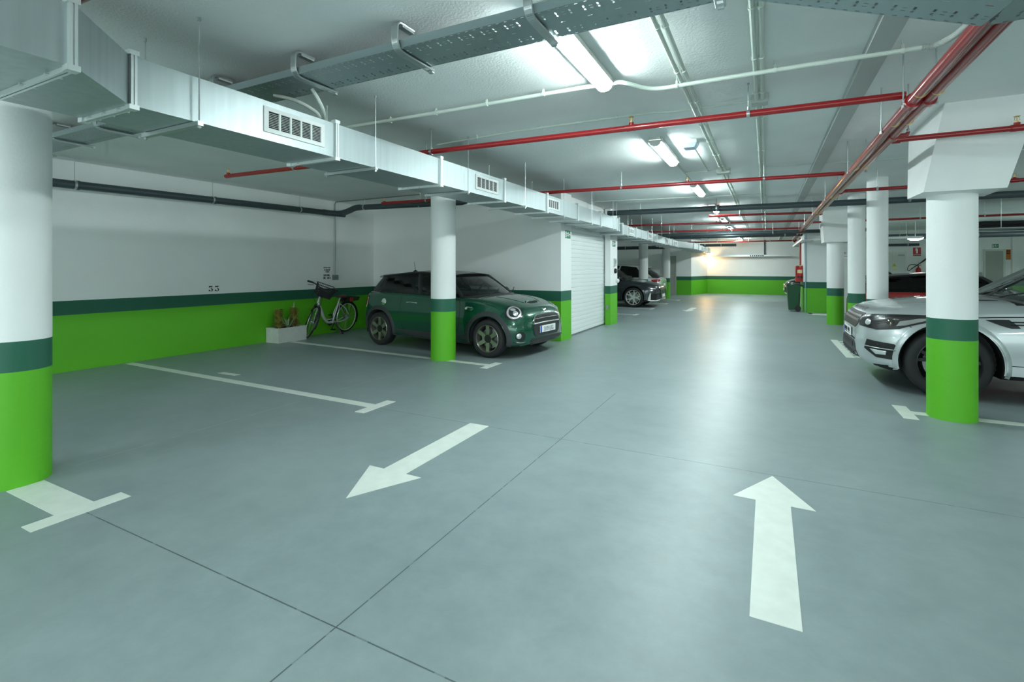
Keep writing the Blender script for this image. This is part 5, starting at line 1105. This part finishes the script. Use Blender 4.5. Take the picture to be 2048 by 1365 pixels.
# ------------------------------------------------------------------ bin, hose cabinet, extinguishers
t = thing('wheelie_bin', 'dark green wheeled bin standing in front of the far right block', 'bin', (.83,19.0,0)); t.scale = (.85,1,1)
MB().hexa([(-.17,-.20,.05),(.20,-.20,.05),(.20,.20,.05),(-.17,.20,.05),(-.235,-.25,.86),(.235,-.25,.86),(.235,.25,.86),(-.235,.25,.86)]).build('body', M['bin'], t, sharp=0)
MB().box(-.25,-.265,.84,.25,.265,.875).build('rim', M['bin'], t, sharp=0)
MB().grid([[(x,y,z+.03*(1-(y/.26)**2)) for y in (-.265,-.15,0,.15,.265)] for x, z in ((-.265,.86),(-.25,.885),(0,.905),(.2,.90),(.245,.88))]).grid([[(x,y,.872) for y in (-.265,.265)] for x in (-.265,.245)]).build('lid', M['bin'], t, sharp=50)
MB().tube([(.24,-.20,.84),(.30,-.20,.86),(.30,.20,.86),(.24,.20,.84)], .014, 8).build('handle', M['bin'], t)
for y in (-.215, .215): MB().lathe([(.0,-.025),(.10,-.025),(.105,0),(.10,.025),(0,.025)], (.145,y,.105), 'y', 24).build('wheel', M['black'], t)
MB().cyl((.145,-.2,.105),(.145,.2,.105),.012,8).box(.17,-.235,.14,.205,-.19,.80).build('axle', M['black'], t)
t = thing('hose_cabinet', 'red fire hose cabinet on the side of the far right block', 'cabinet', (1.115,19.45,.98))
MB().box(.92,19.15,.98,1.113,19.75,1.52).build('cabinet_body', M['redp'], t, w=True, sharp=0)
MB().box(.905,19.17,1.0,.92,19.73,1.50).build('cabinet_door', M['redp'], t, w=True, sharp=0); MB().box(.900,19.27,1.1,.906,19.63,1.42).build('cabinet_window', M['gdark'], t, w=True, sharp=0)
def extinguisher(x, y, z, label, r=.075, h=.42, horn=False):
    t = thing('fire_extinguisher', label, 'extinguisher', (x,y,z))
    MB().lathe([(0,0),(r*.92,0),(r,.02),(r,h*.80),(r*.85,h*.90),(r*.4,h*.97),(r*.3,h),(0,h)], (0,0,0), 'z', 24).build('cylinder', M['redp'], t)
    if not horn: MB().lathe([(r+.001,h*.48),(r+.001,h*.78)], (0,0,0), 'z', 24).build('label', M['cream'], t); MB().lathe([(r+.001,0.02),(r+.001,.07)], (0,0,0), 'z', 24).build('foot_ring', M['black'], t)
    MB().cyl((0,0,h),(0,0,h+.05),.018,10).bar((-.02,0,h+.045),(.09,0,h+.07),.022,.012).bar((-.02,0,h+.06),(.085,0,h+.095),.022,.008).build('valve', M['black'] if horn else M['brass'], t)
    if horn:
        MB().tube(smooth([(.0,0,h+.05),(-.16,-.03,h+.10),(-.30,-.06,h+.06),(-.36,-.08,h-.10),(-.30,-.10,h-.14),(-.22,-.11,h-.04)],5), .012, 8).build('hose', M['black'], t)
        MB().tube([(-.26,-.11,h-.09),(.02,-.11,h+.14),(.20,-.11,h+.30),(.36,-.11,h+.44),(.42,-.11,h+.49)], [.016,.018,.035,.055,.058], 12).build('discharge_horn', M['black'], t)
        MB().bar((0,.0,h*.7),(0,.12,h*.7),.05,.02).build('wall_hook', M['dsteel'], t)
    else: MB().bar((.04,0,h*.7),(.096,0,h*.7),.05,.02).build('wall_hook', M['dsteel'], t); MB().tube(smooth([(0,-.01,h+.03),(-.07,-.03,h*.95),(-.10,-.03,h*.6),(-.09,-.03,h*.35)],5), .009, 8).build('hose', M['black'], t)
    return t
extinguisher(1.02,19.05,1.10,'small red extinguisher with a cream label in front of the hose cabinet',.075,.36)
extinguisher(5.33,24.46,.92,'red extinguisher with a long black horn beside the white far door',.085,.56,True)

# ------------------------------------------------------------------ camera and render look
cam = bpy.data.cameras.new('camera'); co = bpy.data.objects.new('camera', cam); COL.objects.link(co)
F_, CX_, HZ = 985., 1024., 536.
co.location = (0,0,1.45); co.rotation_euler = (math.pi/2,0,math.atan((1531-CX_)/F_))
cam.sensor_width = 36; cam.lens = F_/2048*36; cam.shift_y = (HZ-682.5)/2048; cam.clip_start = .05; cam.clip_end = 100
S.camera = co
w = bpy.data.worlds.new('world'); S.world = w; w.use_nodes = True
w.node_tree.nodes['Background'].inputs[0].default_value = (.5,.6,.6,1); w.node_tree.nodes['Background'].inputs[1].default_value = 1.15  # even world light added as fill, entering by the open near side
S.view_settings.view_transform = 'Standard'; S.view_settings.look = 'None'; S.view_settings.gamma = 1; S.view_settings.use_curve_mapping = False
S.view_settings.exposure = 2.27
c = S.cycles; c.max_bounces = 14; c.diffuse_bounces = 10; c.glossy_bounces = 4; c.transparent_max_bounces = 12; c.transmission_bounces = 4
c.caustics_reflective = False; c.caustics_refractive = False; c.sample_clamp_indirect = 6; c.use_light_tree = True
